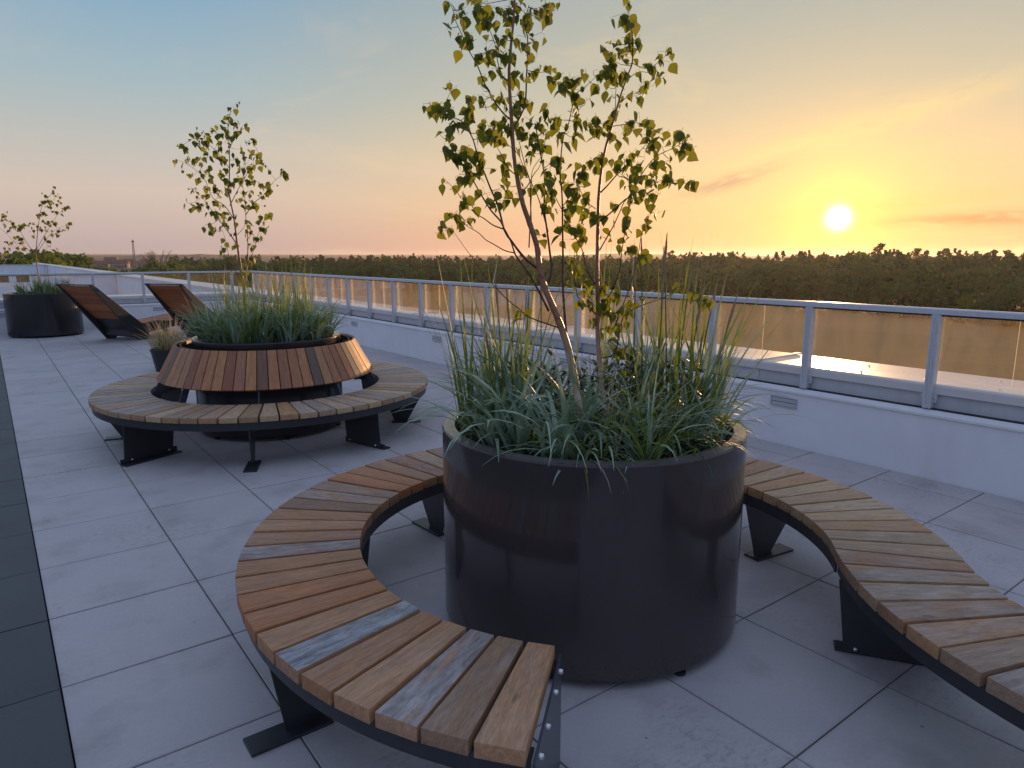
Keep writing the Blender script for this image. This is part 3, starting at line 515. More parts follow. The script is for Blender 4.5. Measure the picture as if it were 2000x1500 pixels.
('A',1.495,2.229,1.921,3,1.495,2.194,1.922),('A',1.492,2.214,1.901,3,1.504,2.196,1.9),('A',1.479,2.19,1.867,1,1.515,2.196,1.878),('A',1.517,2.194,1.889,2,1.517,2.194,1.889),
('A',1.531,2.198,1.863,2,1.531,2.198,1.863),('A',1.448,2.234,1.839,1,1.445,2.176,1.84),('A',1.505,2.435,1.828,2,1.535,2.458,1.832),('A',1.535,2.446,1.804,1,1.545,2.43,1.808),
('A',1.549,2.366,1.783,1,1.554,2.397,1.773),('A',1.561,2.355,1.756,2,1.561,2.355,1.756),('A',1.57,2.413,1.74,1,1.564,2.371,1.755),('A',1.575,2.328,1.716,1,1.575,2.328,1.716),
('A',1.522,2.181,1.769,2,1.51,2.183,1.762),('A',1.579,2.206,1.776,2,1.579,2.206,1.776),('A',1.6,2.235,1.741,1,1.588,2.196,1.741),('A',1.599,2.183,1.738,1,1.591,2.196,1.734),
('A',1.617,2.191,1.803,2,1.565,2.197,1.783),('A',1.667,2.231,1.809,2,1.701,2.204,1.81),('A',1.69,2.212,1.78,1,1.706,2.198,1.78),('A',1.644,2.205,1.754,3,1.591,2.196,1.734),
('A',1.59,2.53,1.695,4,1.602,2.526,1.701),('A',1.602,2.605,1.677,2,1.633,2.572,1.641),('A',1.601,2.591,1.648,2,1.633,2.572,1.641),('A',1.637,2.523,1.697,2,1.637,2.523,1.697),
('A',1.651,2.479,1.681,1,1.628,2.469,1.666),('A',1.631,2.502,1.674,1,1.631,2.502,1.674),('A',1.728,2.329,1.906,2,1.728,2.329,1.906),('A',1.686,2.273,1.865,1,1.72,2.285,1.878),
('A',1.704,2.349,1.933,1,1.714,2.332,1.937),('B',2.051,2.284,1.518,3,2.034,2.244,1.513),('B',2.041,2.238,1.453,3,2.041,2.238,1.453),('B',2.003,2.147,1.392,3,2.017,2.199,1.38),
('B',1.986,2.16,1.349,3,2.025,2.178,1.349),('B',2.037,2.15,1.326,2,2.037,2.15,1.326),('B',2.05,2.087,1.35,3,2.05,2.087,1.35),('B',2.07,2.048,1.362,3,2.076,2.082,1.364),
('B',2.145,2.06,1.326,3,2.145,2.06,1.326),('B',2.072,1.947,1.336,3,2.064,1.932,1.323),('B',2.062,2.143,1.27,2,2.055,2.113,1.276),('B',2.135,2.139,1.233,2,2.116,2.074,1.24),
('B',2.055,1.97,1.252,3,2.055,1.97,1.252),('B',2.1,2.039,1.157,3,2.1,2.039,1.157),('B',2.133,2.04,1.121,2,2.088,2.041,1.135),('B',2.061,2.051,1.298,3,2.139,2.076,1.28),
('B',2.034,2.212,1.377,2,2.034,2.212,1.377),('B',2.143,1.762,1.423,4,2.143,1.762,1.423),('B',2.125,1.685,1.41,2,2.125,1.685,1.41),('B',2.184,1.669,1.367,3,2.155,1.63,1.377),
('B',2.161,1.605,1.371,2,2.157,1.622,1.374),('B',2.08,1.964,1.56,4,2.057,1.984,1.564),('B',2.354,2.129,1.54,3,2.274,2.097,1.547),('B',2.279,2.105,1.518,2,2.279,2.105,1.518),
('B',2.053,1.989,1.048,2,2.069,2.099,1.027),('B',2.138,2.01,.998,1,2.074,2.095,.981),('A',1.729,2.233,1.282,1,1.755,2.21,1.298),('A',1.742,2.199,1.29,1,1.742,2.199,1.29),
('B',2.017,2.23,1.497,3,2.017,2.23,1.497),('B',1.981,2.214,1.422,3,2.02,2.217,1.425),('B',2.051,2.217,1.475,2,2.05,2.182,1.484),('B',1.966,2.093,1.426,3,2.049,2.132,1.429),
('B',2.052,2.121,1.391,3,2.052,2.121,1.391),('B',2.07,2.094,1.402,3,2.054,2.116,1.399),('B',2.05,1.999,1.386,3,2.079,2.064,1.39),('B',2.185,2.07,1.367,3,2.185,2.07,1.367),
('B',2.076,1.929,1.357,3,2.072,1.908,1.333),('B',2.096,2.087,1.327,3,2.066,2.106,1.344),('B',2.117,2.06,1.284,3,2.117,2.06,1.284),('B',2.102,2.139,1.301,3,2.055,2.114,1.302),
('B',2.069,2.185,1.355,3,2.031,2.165,1.337),('B',2.096,2.053,1.199,3,2.075,2.011,1.2),('B',2.07,1.995,1.142,3,2.088,2.041,1.135),('B',2.082,1.972,1.165,2,2.082,2.028,1.163),

]
MID_BRANCHES = [
('D',[(1.835,6.417,1.105,0.0130),(1.842,6.412,1.263,0.0114),(1.83,6.421,1.389,0.0104),(1.823,6.426,1.498,0.0096),(1.814,6.434,1.653,0.0086),(1.806,6.439,1.852,0.0073),(1.79,6.451,2.003,0.0064),(1.783,6.456,2.094,0.0058),(1.799,6.445,2.287,0.0047),(1.807,6.439,2.479,0.0036),(1.809,6.437,2.625,0.0028),(1.836,6.416,2.77,0.0020)]),
('D',[(1.869,6.492,1.099,0.0090),(1.879,6.507,1.291,0.0074),(1.917,6.504,1.513,0.0060),(1.936,6.516,1.734,0.0047),(1.936,6.535,1.891,0.0039),(1.943,6.548,2.047,0.0031),(1.937,6.572,2.202,0.0023),(1.976,6.561,2.357,0.0015)]),
('D',[(1.82,6.429,1.326,0.0040),(1.773,6.545,1.513,0.0025),(1.769,6.605,1.655,0.0017),(1.756,6.665,1.781,0.0010)]),
('D',[(1.807,6.438,1.653,0.0050),(1.715,6.42,1.788,0.0036),(1.645,6.411,1.876,0.0028),(1.55,6.387,2.018,0.0017),(1.47,6.38,2.1,0.0010)]),
('D',[(1.806,6.439,1.852,0.0040),(1.759,6.536,1.977,0.0032),(1.688,6.645,2.056,0.0026),(1.652,6.749,2.23,0.0020),(1.549,6.908,2.36,0.0013),(1.482,6.998,2.387,0.0010)]),
('D',[(1.92,6.478,1.903,0.0040),(1.973,6.372,2.007,0.0030),(2.025,6.282,2.064,0.0024),(2.085,6.159,2.178,0.0016),(2.145,6.057,2.232,0.0010)]),
('D',[(1.811,6.436,1.714,0.0030),(1.909,6.517,1.796,0.0016),(1.948,6.583,1.862,0.0010)]),
('D',[(1.782,6.457,1.973,0.0040),(1.876,6.481,2.131,0.0030),(1.984,6.499,2.291,0.0022),(2.083,6.496,2.389,0.0017),(2.057,6.625,2.586,0.0010)]),
('D',[(1.903,6.466,1.482,0.0030),(1.934,6.39,1.576,0.0024),(1.96,6.289,1.729,0.0017),(1.988,6.215,1.818,0.0013),(2.018,6.153,1.877,0.0010)]),
('D',[(1.799,6.445,2.287,0.0030),(1.692,6.434,2.425,0.0021),(1.56,6.446,2.515,0.0015),(1.435,6.469,2.449,0.0010)]),
('D',[(1.805,6.44,2.45,0.0030),(1.849,6.334,2.557,0.0017),(1.9,6.242,2.615,0.0010)]),
]
MID_LEAVES = [
('D',1.854,6.29,2.794,2,1.833,6.419,2.752),('D',1.845,6.445,2.79,2,1.833,6.419,2.752),('D',1.81,6.417,2.709,3,1.81,6.417,2.709),('D',1.806,6.413,2.672,3,1.806,6.413,2.672),
('D',1.857,6.387,2.659,4,1.816,6.432,2.661),('D',1.913,6.283,2.622,2,1.89,6.261,2.603),('D',1.74,6.588,2.646,1,1.809,6.437,2.625),('D',1.757,6.435,2.619,4,1.809,6.437,2.625),
('D',1.536,6.378,2.581,1,1.56,6.446,2.515),('D',1.595,6.489,2.567,2,1.56,6.446,2.515),('D',1.537,6.462,2.529,2,1.544,6.449,2.506),('D',1.662,6.45,2.547,3,1.612,6.441,2.479),
('D',1.694,6.401,2.558,4,1.808,6.438,2.57),('D',1.614,6.386,2.498,4,1.612,6.441,2.479),('D',1.574,6.489,2.478,5,1.599,6.443,2.488),('D',1.605,6.448,2.462,3,1.625,6.44,2.47),
('D',1.688,6.349,2.472,3,1.679,6.435,2.434),('D',1.74,6.468,2.462,3,1.692,6.434,2.425),('D',1.82,6.439,2.568,2,1.82,6.439,2.568),('D',1.864,6.332,2.566,4,1.864,6.332,2.566),
('D',2.045,6.586,2.58,5,2.06,6.613,2.568),('D',1.812,6.455,2.496,2,1.812,6.455,2.496),('D',1.984,6.573,2.534,1,2.062,6.602,2.55),('D',1.443,6.506,2.454,2,1.45,6.466,2.457),
('D',1.463,6.45,2.421,2,1.45,6.466,2.457),('D',1.877,6.331,2.443,1,1.811,6.425,2.465),('D',1.7,6.44,2.411,3,1.7,6.44,2.411),('D',1.817,6.465,2.424,3,1.817,6.465,2.424),
('D',2.02,6.555,2.467,3,2.071,6.554,2.478),('D',2.072,6.501,2.427,6,2.072,6.501,2.427),('D',1.481,6.993,2.386,2,1.495,6.98,2.381),('D',1.518,6.908,2.334,2,1.536,6.926,2.365),
('D',1.565,6.828,2.398,5,1.549,6.908,2.36),('D',1.592,6.796,2.374,5,1.568,6.879,2.336),('D',1.621,6.698,2.374,5,1.587,6.85,2.312),('D',1.613,6.426,2.359,3,1.713,6.436,2.398),
('D',1.698,6.665,2.316,4,1.642,6.763,2.242),('D',1.702,6.433,2.367,4,1.724,6.437,2.384),('D',1.766,6.456,2.36,3,1.766,6.456,2.36),('D',1.832,6.385,2.314,3,1.8,6.444,2.322),
('D',1.861,6.397,2.369,2,1.802,6.443,2.357),('D',1.955,6.505,2.403,2,1.971,6.563,2.338),('D',1.995,6.514,2.392,1,1.971,6.563,2.338),('D',2.069,6.457,2.369,3,2.069,6.457,2.369),
('D',2.024,6.116,2.272,3,2.095,6.142,2.187),('D',1.934,6.537,2.306,4,1.961,6.565,2.299),('D',1.997,6.515,2.301,5,1.997,6.515,2.301),('D',2.033,6.496,2.34,3,2.033,6.496,2.34),
('D',1.768,6.432,2.277,3,1.797,6.446,2.27),('D',1.647,6.771,2.293,3,1.624,6.792,2.265),('D',1.581,6.919,2.255,3,1.615,6.806,2.277),('D',1.6,6.725,2.209,4,1.652,6.749,2.23),
('D',1.672,6.765,2.248,4,1.652,6.749,2.23),('D',1.709,6.676,2.227,4,1.659,6.728,2.195),('D',1.724,6.5,2.235,3,1.795,6.448,2.235),('D',1.75,6.553,2.204,2,1.792,6.45,2.2),
('D',1.816,6.418,2.167,3,1.789,6.452,2.164),('D',1.926,6.583,2.218,6,1.942,6.57,2.222),('D',1.96,6.491,2.197,5,1.93,6.49,2.21),('D',2.019,6.534,2.197,3,1.93,6.49,2.21),
('D',1.792,6.44,2.168,2,1.792,6.44,2.168),('D',2.03,6.305,2.141,4,2.048,6.236,2.107),('D',2.065,6.254,2.094,3,2.041,6.251,2.093),('D',2.046,6.239,2.122,2,2.046,6.239,2.122),
('D',2.134,6.066,2.239,5,2.135,6.074,2.223),('D',2.155,6.04,2.231,2,2.135,6.074,2.223),('D',2.056,6.167,2.154,2,2.056,6.167,2.154),('D',1.437,6.359,2.09,1,1.482,6.381,2.088),
('D',1.446,6.35,2.051,1,1.493,6.382,2.077),('D',1.514,6.402,2.061,1,1.514,6.402,2.061),('D',1.512,6.378,2.016,1,1.538,6.386,2.03),('D',1.658,6.681,2.133,3,1.658,6.681,2.133),
('D',1.705,6.576,2.113,8,1.681,6.666,2.091),('D',1.751,6.646,2.09,4,1.708,6.614,2.033),('D',1.663,6.722,2.075,3,1.684,6.655,2.073),('D',1.781,6.47,2.117,4,1.781,6.47,2.117),
('D',1.908,6.552,2.092,2,1.942,6.554,2.086),('D',1.97,6.495,2.106,3,1.941,6.557,2.105),('D',1.998,6.29,2.071,3,2.015,6.3,2.053),('D',2.028,6.295,2.035,3,2.004,6.318,2.041),
('D',1.968,6.358,2.006,3,1.968,6.358,2.006),('D',1.921,6.557,2.031,3,1.942,6.547,2.027),('D',1.933,6.533,1.968,4,1.933,6.533,1.968),('D',2.016,6.418,1.981,3,1.965,6.387,1.992),
('D',1.474,6.595,1.99,2,1.538,6.386,2.03),('D',1.487,6.478,1.947,3,1.578,6.394,1.976),('D',1.503,6.391,1.95,2,1.578,6.394,1.976),('D',1.584,6.422,1.985,2,1.584,6.422,1.985),
('D',1.701,6.593,2.008,3,1.718,6.598,2.022),('D',1.74,6.527,1.96,3,1.765,6.524,1.961),('D',1.587,6.374,1.902,2,1.626,6.406,1.904),('D',1.641,6.382,1.919,2,1.626,6.406,1.904),
('D',1.671,6.399,1.876,3,1.657,6.413,1.861),('D',1.748,6.515,1.899,2,1.783,6.488,1.914),('D',1.551,6.403,1.798,2,1.668,6.414,1.847),('D',1.664,6.729,1.765,4,1.758,6.657,1.763),
('D',1.673,6.61,1.778,2,1.758,6.657,1.763),('D',1.712,6.407,1.795,2,1.712,6.407,1.795),('D',1.795,6.416,1.881,2,1.795,6.416,1.881),('D',1.81,6.43,1.829,1,1.81,6.43,1.829),
('D',1.953,6.45,1.826,4,1.936,6.528,1.832),('D',1.939,6.473,1.748,5,1.939,6.473,1.748),('D',1.958,6.211,1.84,2,1.988,6.215,1.818),('D',1.979,6.221,1.773,4,1.979,6.221,1.773),
('D',2.017,6.173,1.885,2,2.011,6.169,1.862),('D',1.976,6.298,1.699,3,1.954,6.312,1.695),('D',1.933,6.36,1.699,2,1.954,6.312,1.695),('D',1.958,6.508,1.64,3,1.928,6.511,1.642),
('D',1.933,6.533,1.734,2,1.933,6.533,1.734),('D',1.797,6.485,1.653,1,1.807,6.438,1.653),('D',1.74,6.613,1.654,2,1.769,6.605,1.655),('D',1.757,6.575,1.599,2,1.757,6.575,1.599),
('D',1.738,6.707,1.6,1,1.77,6.588,1.614),('D',1.794,6.421,1.744,2,1.794,6.421,1.744),('D',1.942,6.427,1.529,3,1.922,6.42,1.538),('D',1.929,6.503,1.465,3,1.907,6.505,1.457),
('D',1.816,6.401,1.389,2,1.816,6.401,1.389),('D',1.82,6.454,1.341,2,1.82,6.454,1.341),('D',1.779,6.547,1.371,1,1.807,6.46,1.377),
]
FAR_BRANCHES = [
('E',[(.83,16.515,.719,0.0140),(.842,16.506,1.012,0.0117),(.837,16.51,1.277,0.0101),(.842,16.506,1.54,0.0086),(.882,16.476,1.827,0.0072),(.95,16.425,2.189,0.0054),(1.033,16.362,2.497,0.0039),(1.179,16.251,2.7,0.0028),(1.256,16.193,2.852,0.0020)]),
('E',[(.838,16.509,1.566,0.0060),(.725,16.515,1.774,0.0047),(.622,16.5,2.029,0.0036),(.49,16.527,2.18,0.0028),(.377,16.55,2.304,0.0022),(.246,16.581,2.426,0.0015)]),
('E',[(.833,16.513,1.514,0.0050),(.683,16.697,1.724,0.0037),(.526,16.871,1.829,0.0030),(.379,17.052,2.04,0.0021),(.22,17.227,2.146,0.0015)]),
('E',[(.854,16.497,1.592,0.0050),(1.004,16.301,1.826,0.0036),(1.166,16.099,2.03,0.0025),(1.398,15.835,2.129,0.0015)]),
('E',[(.862,16.491,1.671,0.0050),(1.078,16.429,2.037,0.0033),(1.284,16.363,2.352,0.0022),(1.471,16.281,2.485,0.0015)]),
('E',[(.906,16.583,.713,0.0060),(.935,16.561,1.008,0.0045),(.974,16.531,1.408,0.0030),(1.022,16.495,1.672,0.0020),(1.08,16.451,1.829,0.0015)]),
]
FAR_LEAVES = [
('E',1.267,16.197,2.853,1,1.237,16.207,2.814),('E',1.235,16.232,2.727,2,1.198,16.237,2.738),('E',1.304,16.225,2.654,3,1.179,16.251,2.7),('E',1.07,16.276,2.697,2,1.13,16.288,2.633),
('E',1.082,16.326,2.573,4,1.082,16.326,2.573),('E',1.169,16.259,2.599,4,1.13,16.288,2.633),('E',1.23,16.294,2.527,3,1.082,16.325,2.565),('E',1.336,16.437,2.592,2,1.409,16.308,2.441),
('E',1.04,16.383,2.549,2,1.057,16.343,2.531),('E',.976,16.411,2.344,4,.976,16.411,2.344),('E',1.065,16.388,2.371,4,1.002,16.385,2.382),('E',1.159,16.305,2.473,3,1.033,16.362,2.497),
('E',1.224,16.425,2.379,3,1.261,16.371,2.317),('E',1.307,16.339,2.378,2,1.307,16.339,2.378),('E',1.425,16.269,2.482,4,1.425,16.269,2.482),('E',1.38,16.294,2.469,2,1.409,16.308,2.441),
('E',1.47,16.258,2.497,1,1.44,16.295,2.463),('E',.99,16.366,2.291,3,.99,16.366,2.291),('E',1.074,16.502,2.17,5,1.124,16.415,2.107),('E',1.138,16.429,2.195,4,1.169,16.4,2.177),
('E',1.2,16.388,2.169,3,1.169,16.4,2.177),('E',1.356,15.888,2.104,4,1.356,15.888,2.104),('E',1.415,15.858,2.168,2,1.365,15.872,2.115),('E',1.268,15.995,2.029,3,1.232,16.023,2.058),
('E',1.196,16.02,1.952,3,1.12,16.156,1.972),('E',1.122,16.172,1.98,3,1.122,16.172,1.98),('E',1.058,16.464,2.038,3,1.058,16.464,2.038),('E',.968,16.411,2.06,4,.927,16.442,2.069),
('E',.91,16.457,2.112,2,.935,16.436,2.109),('E',.801,16.574,2.165,4,.942,16.43,2.149),('E',.814,16.449,2.032,3,.919,16.447,2.029),('E',.83,16.549,1.932,2,.897,16.465,1.908),
('E',.714,16.38,2.13,4,.622,16.5,2.029),('E',.646,16.435,2.079,4,.622,16.5,2.029),('E',.603,16.489,2.054,3,.603,16.489,2.054),('E',.522,16.561,2.08,3,.555,16.513,2.105),
('E',.489,16.512,2.179,3,.489,16.512,2.179),('E',.423,16.612,2.13,3,.49,16.527,2.18),('E',.399,16.57,2.305,4,.399,16.57,2.305),('E',.39,16.564,2.229,3,.422,16.541,2.254),
('E',.461,16.958,2.013,2,.421,17,1.98),('E',.552,16.849,1.881,3,.526,16.871,1.829),('E',.65,16.548,1.877,4,.68,16.508,1.884),('E',.651,16.77,1.803,3,.62,16.767,1.766),
('E',.438,16.956,1.803,3,.526,16.871,1.829),('E',.363,17.034,1.698,3,.526,16.871,1.829),('E',.393,16.811,1.618,2,.589,16.801,1.787),('E',.302,16.879,1.566,2,.557,16.836,1.808),
('E',.476,16.877,1.776,2,.526,16.871,1.829),('E',.555,16.853,1.698,2,.62,16.767,1.766),('E',.669,16.692,1.697,2,.669,16.692,1.697),('E',1.059,16.474,1.829,3,1.065,16.462,1.79),
('E',1.087,16.388,1.724,3,1.036,16.484,1.711),('E',1.16,16.284,1.632,2,1.014,16.501,1.628),('E',1.02,16.426,1.906,3,1.02,16.426,1.906),
]
# ================================================================== LARGE STRUCTURE
GZ = -14.0
def fr(a): return math.radians(a)
# ---- ground far below the terrace
def grid_ground():
    V = []; F = []
    rs = [0, 40, 90, 150, 220, 320, 460, 700, 1100, 1800, 3000, 5200]; n = 96
    V.append((0, 0, GZ))
    for r in rs[1:]:
        for k in range(n):
            a = 2 * math.pi * k / n
            z = GZ
            if r >= 700:
                z += (r - 600) * .0045 + (4 + r * .0012) * math.sin(a * 3 + 1) * .5 * min(1, (r - 600) / 900)
            V.append((r * math.sin(a), r * math.cos(a), z))
    for k in range(n): F.append((0, 1 + (k + 1) % n, 1 + k))
    for i in range(len(rs) - 2):
        for k in range(n):
            a = 1 + i * n + k; b = 1 + i * n + (k + 1) % n
            F.append((a, b, b + n, a + n))
    return mesh('ground', V, F, [M['meadow'], M['forest_floor']], True, [0 if i < n * 6 else 1 for i in range(len(F))])
g = obj('meadow_ground', grid_ground()); fix(g.data); g['kind'] = 'structure'
# hills on the horizon
def hills():
    V = []; F = []; n = 240
    for k in range(n + 1):
        a = fr(-40 + 150 * k / n)
        for j, (r, f) in enumerate(((1500, 0), (2100, .6), (2700, 1), (3600, .2))):
            h = 12 + 13 * (.5 + .5 * math.sin(a * 9 + .6)) * (.6 + .4 * math.sin(a * 23 + 2)) + 1.2 * math.sin(a * 190 + j) + random.uniform(-.8, .8)
            V.append((r * math.sin(a), r * math.cos(a), GZ + f * h + (0 if f else -3)))
    for k in range(n):
        for j in range(3):
            a = k * 4 + j; F.append((a, a + 4, a + 5, a + 1))
    return mesh('hills', V, F, [M['forest_floor']])
h = obj('wooded_hills', hills()); fix(h.data); h['kind'] = 'structure'

# ---- the terrace floor: dark bed, every paver its own piece
X0, Y0, PT, GAP = .0554, .983, .6, .0055
bed = MB().box(-4.5, 5.13, -3.5, 17.4, -.30, -.026).obj('terrace_floor', M['sub']); bed['kind'] = 'structure'
roofbody = MB().box(-30, 5.6, -30, 17.5, GZ - .5, -.36).obj('building_block', M['facade'])
roofbody['kind'] = 'structure'
def tile_mesh(name, w, d, mat, cx=0):
    m = MB(); hw, hd, t, c = w / 2, d / 2, .024, .0016
    V = [(-hw, -hd, -t), (hw, -hd, -t), (hw, hd, -t), (-hw, hd, -t), (-hw, -hd, -c), (hw, -hd, -c), (hw, hd, -c), (-hw, hd, -c),
         (-hw + c, -hd + c, 0), (hw - c, -hd + c, 0), (hw - c, hd - c, 0), (-hw + c, hd - c, 0)]
    F = [(3, 2, 1, 0), (8, 9, 10, 11)]
    for b in (0, 4):
        for i in range(4): j = (i + 1) % 4; F.append((b + i, b + j, b + j + 4, b + i + 4))
    m.add(V, F); return m.me(name, [mat])
tm = tile_mesh('paver', PT - GAP, PT - GAP, M['tile'])
lastw = 5.13 - .006 - (X0 + 8 * PT + GAP / 2)
tml = tile_mesh('cut_paver', lastw, PT - GAP, M['tile'])
tmd = tile_mesh('dark_paver', PT - GAP, PT - GAP, M['tile_dark'])
nt_ = 0
for j in range(-2, 28):
    y = Y0 + (j + .5) * PT
    if y > 17.4: continue
    for i in range(0, 9):
        if j < 0 and i > 6 and False: continue
        x = X0 + (i + .5) * PT
        me = tm
        if i == 8: x = X0 + 8 * PT + GAP / 2 + lastw / 2; me = tml
        o = obj('tile', me, bed, (x, y, random.uniform(-.0012, .0008)))
        o.rotation_euler = (random.gauss(0, .0012), random.gauss(0, .0012), random.gauss(0, .0009)); nt_ += 1
for j in range(-2, 28):
    y = Y0 + (j + .5) * PT
    for i in range(2):
        o = obj('dark_tile', tmd, bed, (X0 - (i + .5) * PT, y, random.uniform(-.003, -.001)))
        o.rotation_euler = (random.gauss(0, .0012), random.gauss(0, .0012), 0)
mt = MB()
for i in range(2, 7):
    for j in range(-4, 28):
        x = X0 - (i + .5) * PT; y = Y0 + (j + .5) * PT
        mt.box(x - PT / 2 + GAP / 2, x + PT / 2 - GAP / 2, y - PT / 2 + GAP / 2, y + PT / 2 - GAP / 2, -.024, -.001)
for j in (-4, -3):
    for i in range(-2, 8):
        x = X0 + (i + .5) * PT; y = Y0 + (j + .5) * PT
        mt.box(x - PT / 2 + GAP / 2, x + PT / 2 - GAP / 2, y - PT / 2 + GAP / 2, y + PT / 2 - GAP / 2, -.024, 0, 0 if i < 0 else 1)
mt.obj('outlying_tiles', [M['tile_dark'], M['tile']], bed, kind='stuff')

# ---- parapet walls
def parapet(name, label, origin, rz, L0, L1, joint0, vents, grp=None):
    """local x = outward, local y = along the wall; inner face at x=0"""
    t = thing(name, label, 'wall', origin, rz, grp)
    MB().prism([(0, -.34), (.62, -.34), (.62, .44), (0, .44)], 'y', L0, L1).obj('wall_body', M['plaster'], t)
    MB().prism([(-.014, .442), (.05, .442), (.05, .488), (.016, .488), (-.014, .462)], 'y', L0, L1).obj('ledge_flashing', M['plaster'], t, bevel=.004)
    MB().prism([(.02, .489), (.06, .489), (.06, .496), (.02, .496)], 'y', L0, L1).obj('sealant_line', M['seam'], t)
    y = joint0
    while y > L0: y -= 3.0
    edges = [L0]
    y += 3.0
    while y < L1: edges.append(y); y += 3.0
    edges.append(L1)
    prof = [(.034, .598), (.034, .652), (.040, .662), (.052, .667), (.66, .669), (.672, .664), (.672, .60), (.66, .60), (.66, .657), (.06, .655), (.05, .648), (.05, .598)]
    for a, b in zip(edges, edges[1:]):
        MB().box(.066, .6, a + .002, b - .002, .45, .64).obj('upstand_panel', M['panel'], t)
        MB().prism([(p[0], p[1]) for p in prof], 'y', a + .0015, b - .0015).obj('coping', M['sheet'], t, bevel=.002)
        if b < L1:
            MB().prism([(.03, .652), (.03, .664), (.052, .679), (.676, .682), (.676, .672), (.06, .662)], 'y', b - .022, b + .022).obj('coping_joint', M['sheet'], t, bevel=.002)
        sc = MB(); yy = a + .35
        while yy < b - .1:
            for x, dyy in ((.17, 0), (.50, .10)):
                sc.lathe([(0, .675), (.007, .673), (.008, .664)], 8, 0, x, yy + dyy)
            yy += .46
        if sc.F: sc.obj('screw_row', M['bolt'], t, smooth=True)
    for v in vents:
        gv = MB(); w_, h_ = .235, .082
        gv.box(-.012, .0, v - w_ / 2, v + w_ / 2, .395, .400); gv.box(-.012, .0, v - w_ / 2, v + w_ / 2, .318, .323)
        gv.box(-.012, .0, v - w_ / 2, v - w_ / 2 + .006, .323, .395); gv.box(-.012, .0, v + w_ / 2 - .006, v + w_ / 2, .323, .395)
        f = gv.obj('vent_grille', M['vent'], t)
        MB().box(-.0025, -.0005, v - w_ / 2 + .006, v + w_ / 2 - .006, .323, .395).obj('vent_back', M['seam'], f)
        for k, zc in enumerate((.335, .349, .371, .385)):
            MB().prism([(-.004, zc - .008), (-.010, zc - .010), (-.010, zc - .004), (-.004, zc + .006)], 'y', v - w_ / 2 + .008, v + w_ / 2 - .008).obj('louvre', M['vent'], f)
    return t
WX = 5.13
side_wall = parapet('parapet_wall', 'long low white parapet wall with sheet coping running along the right side of the terrace', (WX, 0, 0), 0, -6, 17.4, .36, [3.07, 5.75, 8.58, 11.4, 14.2])
end_wall = parapet('parapet_wall', 'short low white parapet wall closing the far end of the terrace behind the loungers', (WX, 17.4, 0), fr(90), -.622, 8.6, 1.1, [2.05, 4.9])

# ---- railings
def railing(name, label, origin, rz, posts, L0, L1, joints, zb=.49):
    t = thing(name, label, 'railing', origin, rz)
    MB().prism([(-.022, 1.148), (.044, 1.148), (.044, 1.183), (.036, 1.190), (-.014, 1.190), (-.022, 1.183)], 'y', L0, L1).obj('handrail', M['alu'], t, bevel=.003)
    MB().box(-.006, .030, L0 + .02, L1 - .02, 1.136, 1.147).obj('glazing_bead', M['seam'], t)
    pm = MB().box(-.03, .03, -.027, .027, .497, 1.147)
    pm.box(-.034, -.030, -.011, -.008, .50, 1.147).box(-.034, -.030, .008, .011, .50, 1.147)
    pme = pm.me('post', [M['alu']]); fix(pme)
    cm = MB().box(.0, .03, .027, .05, .54, .60)
    cme = cm.me('clamp', [M['alu']]); fix(cme)
    bm_ = MB().lathe([(0, .0), (.006, .001), (.008, .005), (.008, .009)], 8); bme = bm_.me('bolt', [M['bolt']], True); fix(bme)
    for y in posts:
        p = obj('post', pme, t, (0, y, 0)); bev(p, .004)
        obj('clamp', cme, p); obj('clamp', cme, p, (0, -.077, 0))
        for s in (-1, 1):
            b = obj('bolt', bme, p, (-.008, s * .038, .57)); b.rotation_euler = (0, fr(-90 + 180), 0)
    js = [L0 + .02] + [j for j in joints if L0 < j < L1] + [L1 - .02]
    for a, b in zip(js, js[1:]):
        gp = MB().box(.048, .056, a + .004, b - .004, .700, 1.15).obj('glass_pane', M['glass'], t)
        MB().box(.0475, .0565, b - .004, b - .0015, .700, 1.15).obj('pane_edge', M['glass_edge'], gp)
    return t
posts = [2.0, 2.92, 3.83, 4.74, 5.62, 6.50, 7.35, 8.21, 9.07, 9.94, 10.82, 11.69, 12.55, 13.42, 14.3, 15.18, 16.05, 16.93]
posts = [-3.5, -2.6, -1.7, -.75, .17, 1.08] + posts
jts = [-3.0, -1.2, .6, 1.54, 3.36, 5.2, 6.95, 8.64, 10.4, 12.1, 13.9, 15.6]
railing('railing', 'aluminium and glass railing along the right parapet in front of the meadow', (WX + .03, 0, 0), 0, posts, -5.5, 17.43, jts)
railing('railing', 'aluminium and glass railing across the far end of the terrace behind the loungers', (WX + .05, 17.43, 0), fr(90), [.45 + .96 * k for k in range(9)], .03, 8.4, [.95, 2.85, 4.75, 6.65])

# ---- roofs beyond the end rail
rb = thing('lower_roof', 'pale flat roof continuing beyond the end railing with its stepped parapets', 'roof')
MB().box(-14, WX, 18.03, 112, -.62, -.45).obj('roof_sheet', M['membrane'], rb)
MB().box(WX, WX + .62, 18.04, 110, -13.9, .60).obj('edge_parapet', M['plaster'], rb)
MB().prism([(-.05, .60), (.66, .60), (.66, .68), (-.05, .665)], 'y', 18.05, 110).obj('edge_coping', M['sheet'], rb).location = (WX, 0, 0)
MB().box(-14, WX - .001, 18.05, 112, -13.9, -.621).obj('facade', M['facade'], rb)
t = thing('stair_housing', 'pale blue-grey boxy roof housing beyond the railing between the two loungers', 'roof structure')
MB().box(3.35, WX - .005, 39, 41.6, -.449, .60).obj('housing_wall', M['plaster'], t)
MB().box(3.27, WX - .057, 38.93, 41.65, .601, .67).obj('housing_coping', M['sheet'], t)
MB().box(3.5, 4.9, 38.985, 38.998, -.449, -.38).obj('base_flashing', M['seam'], t)
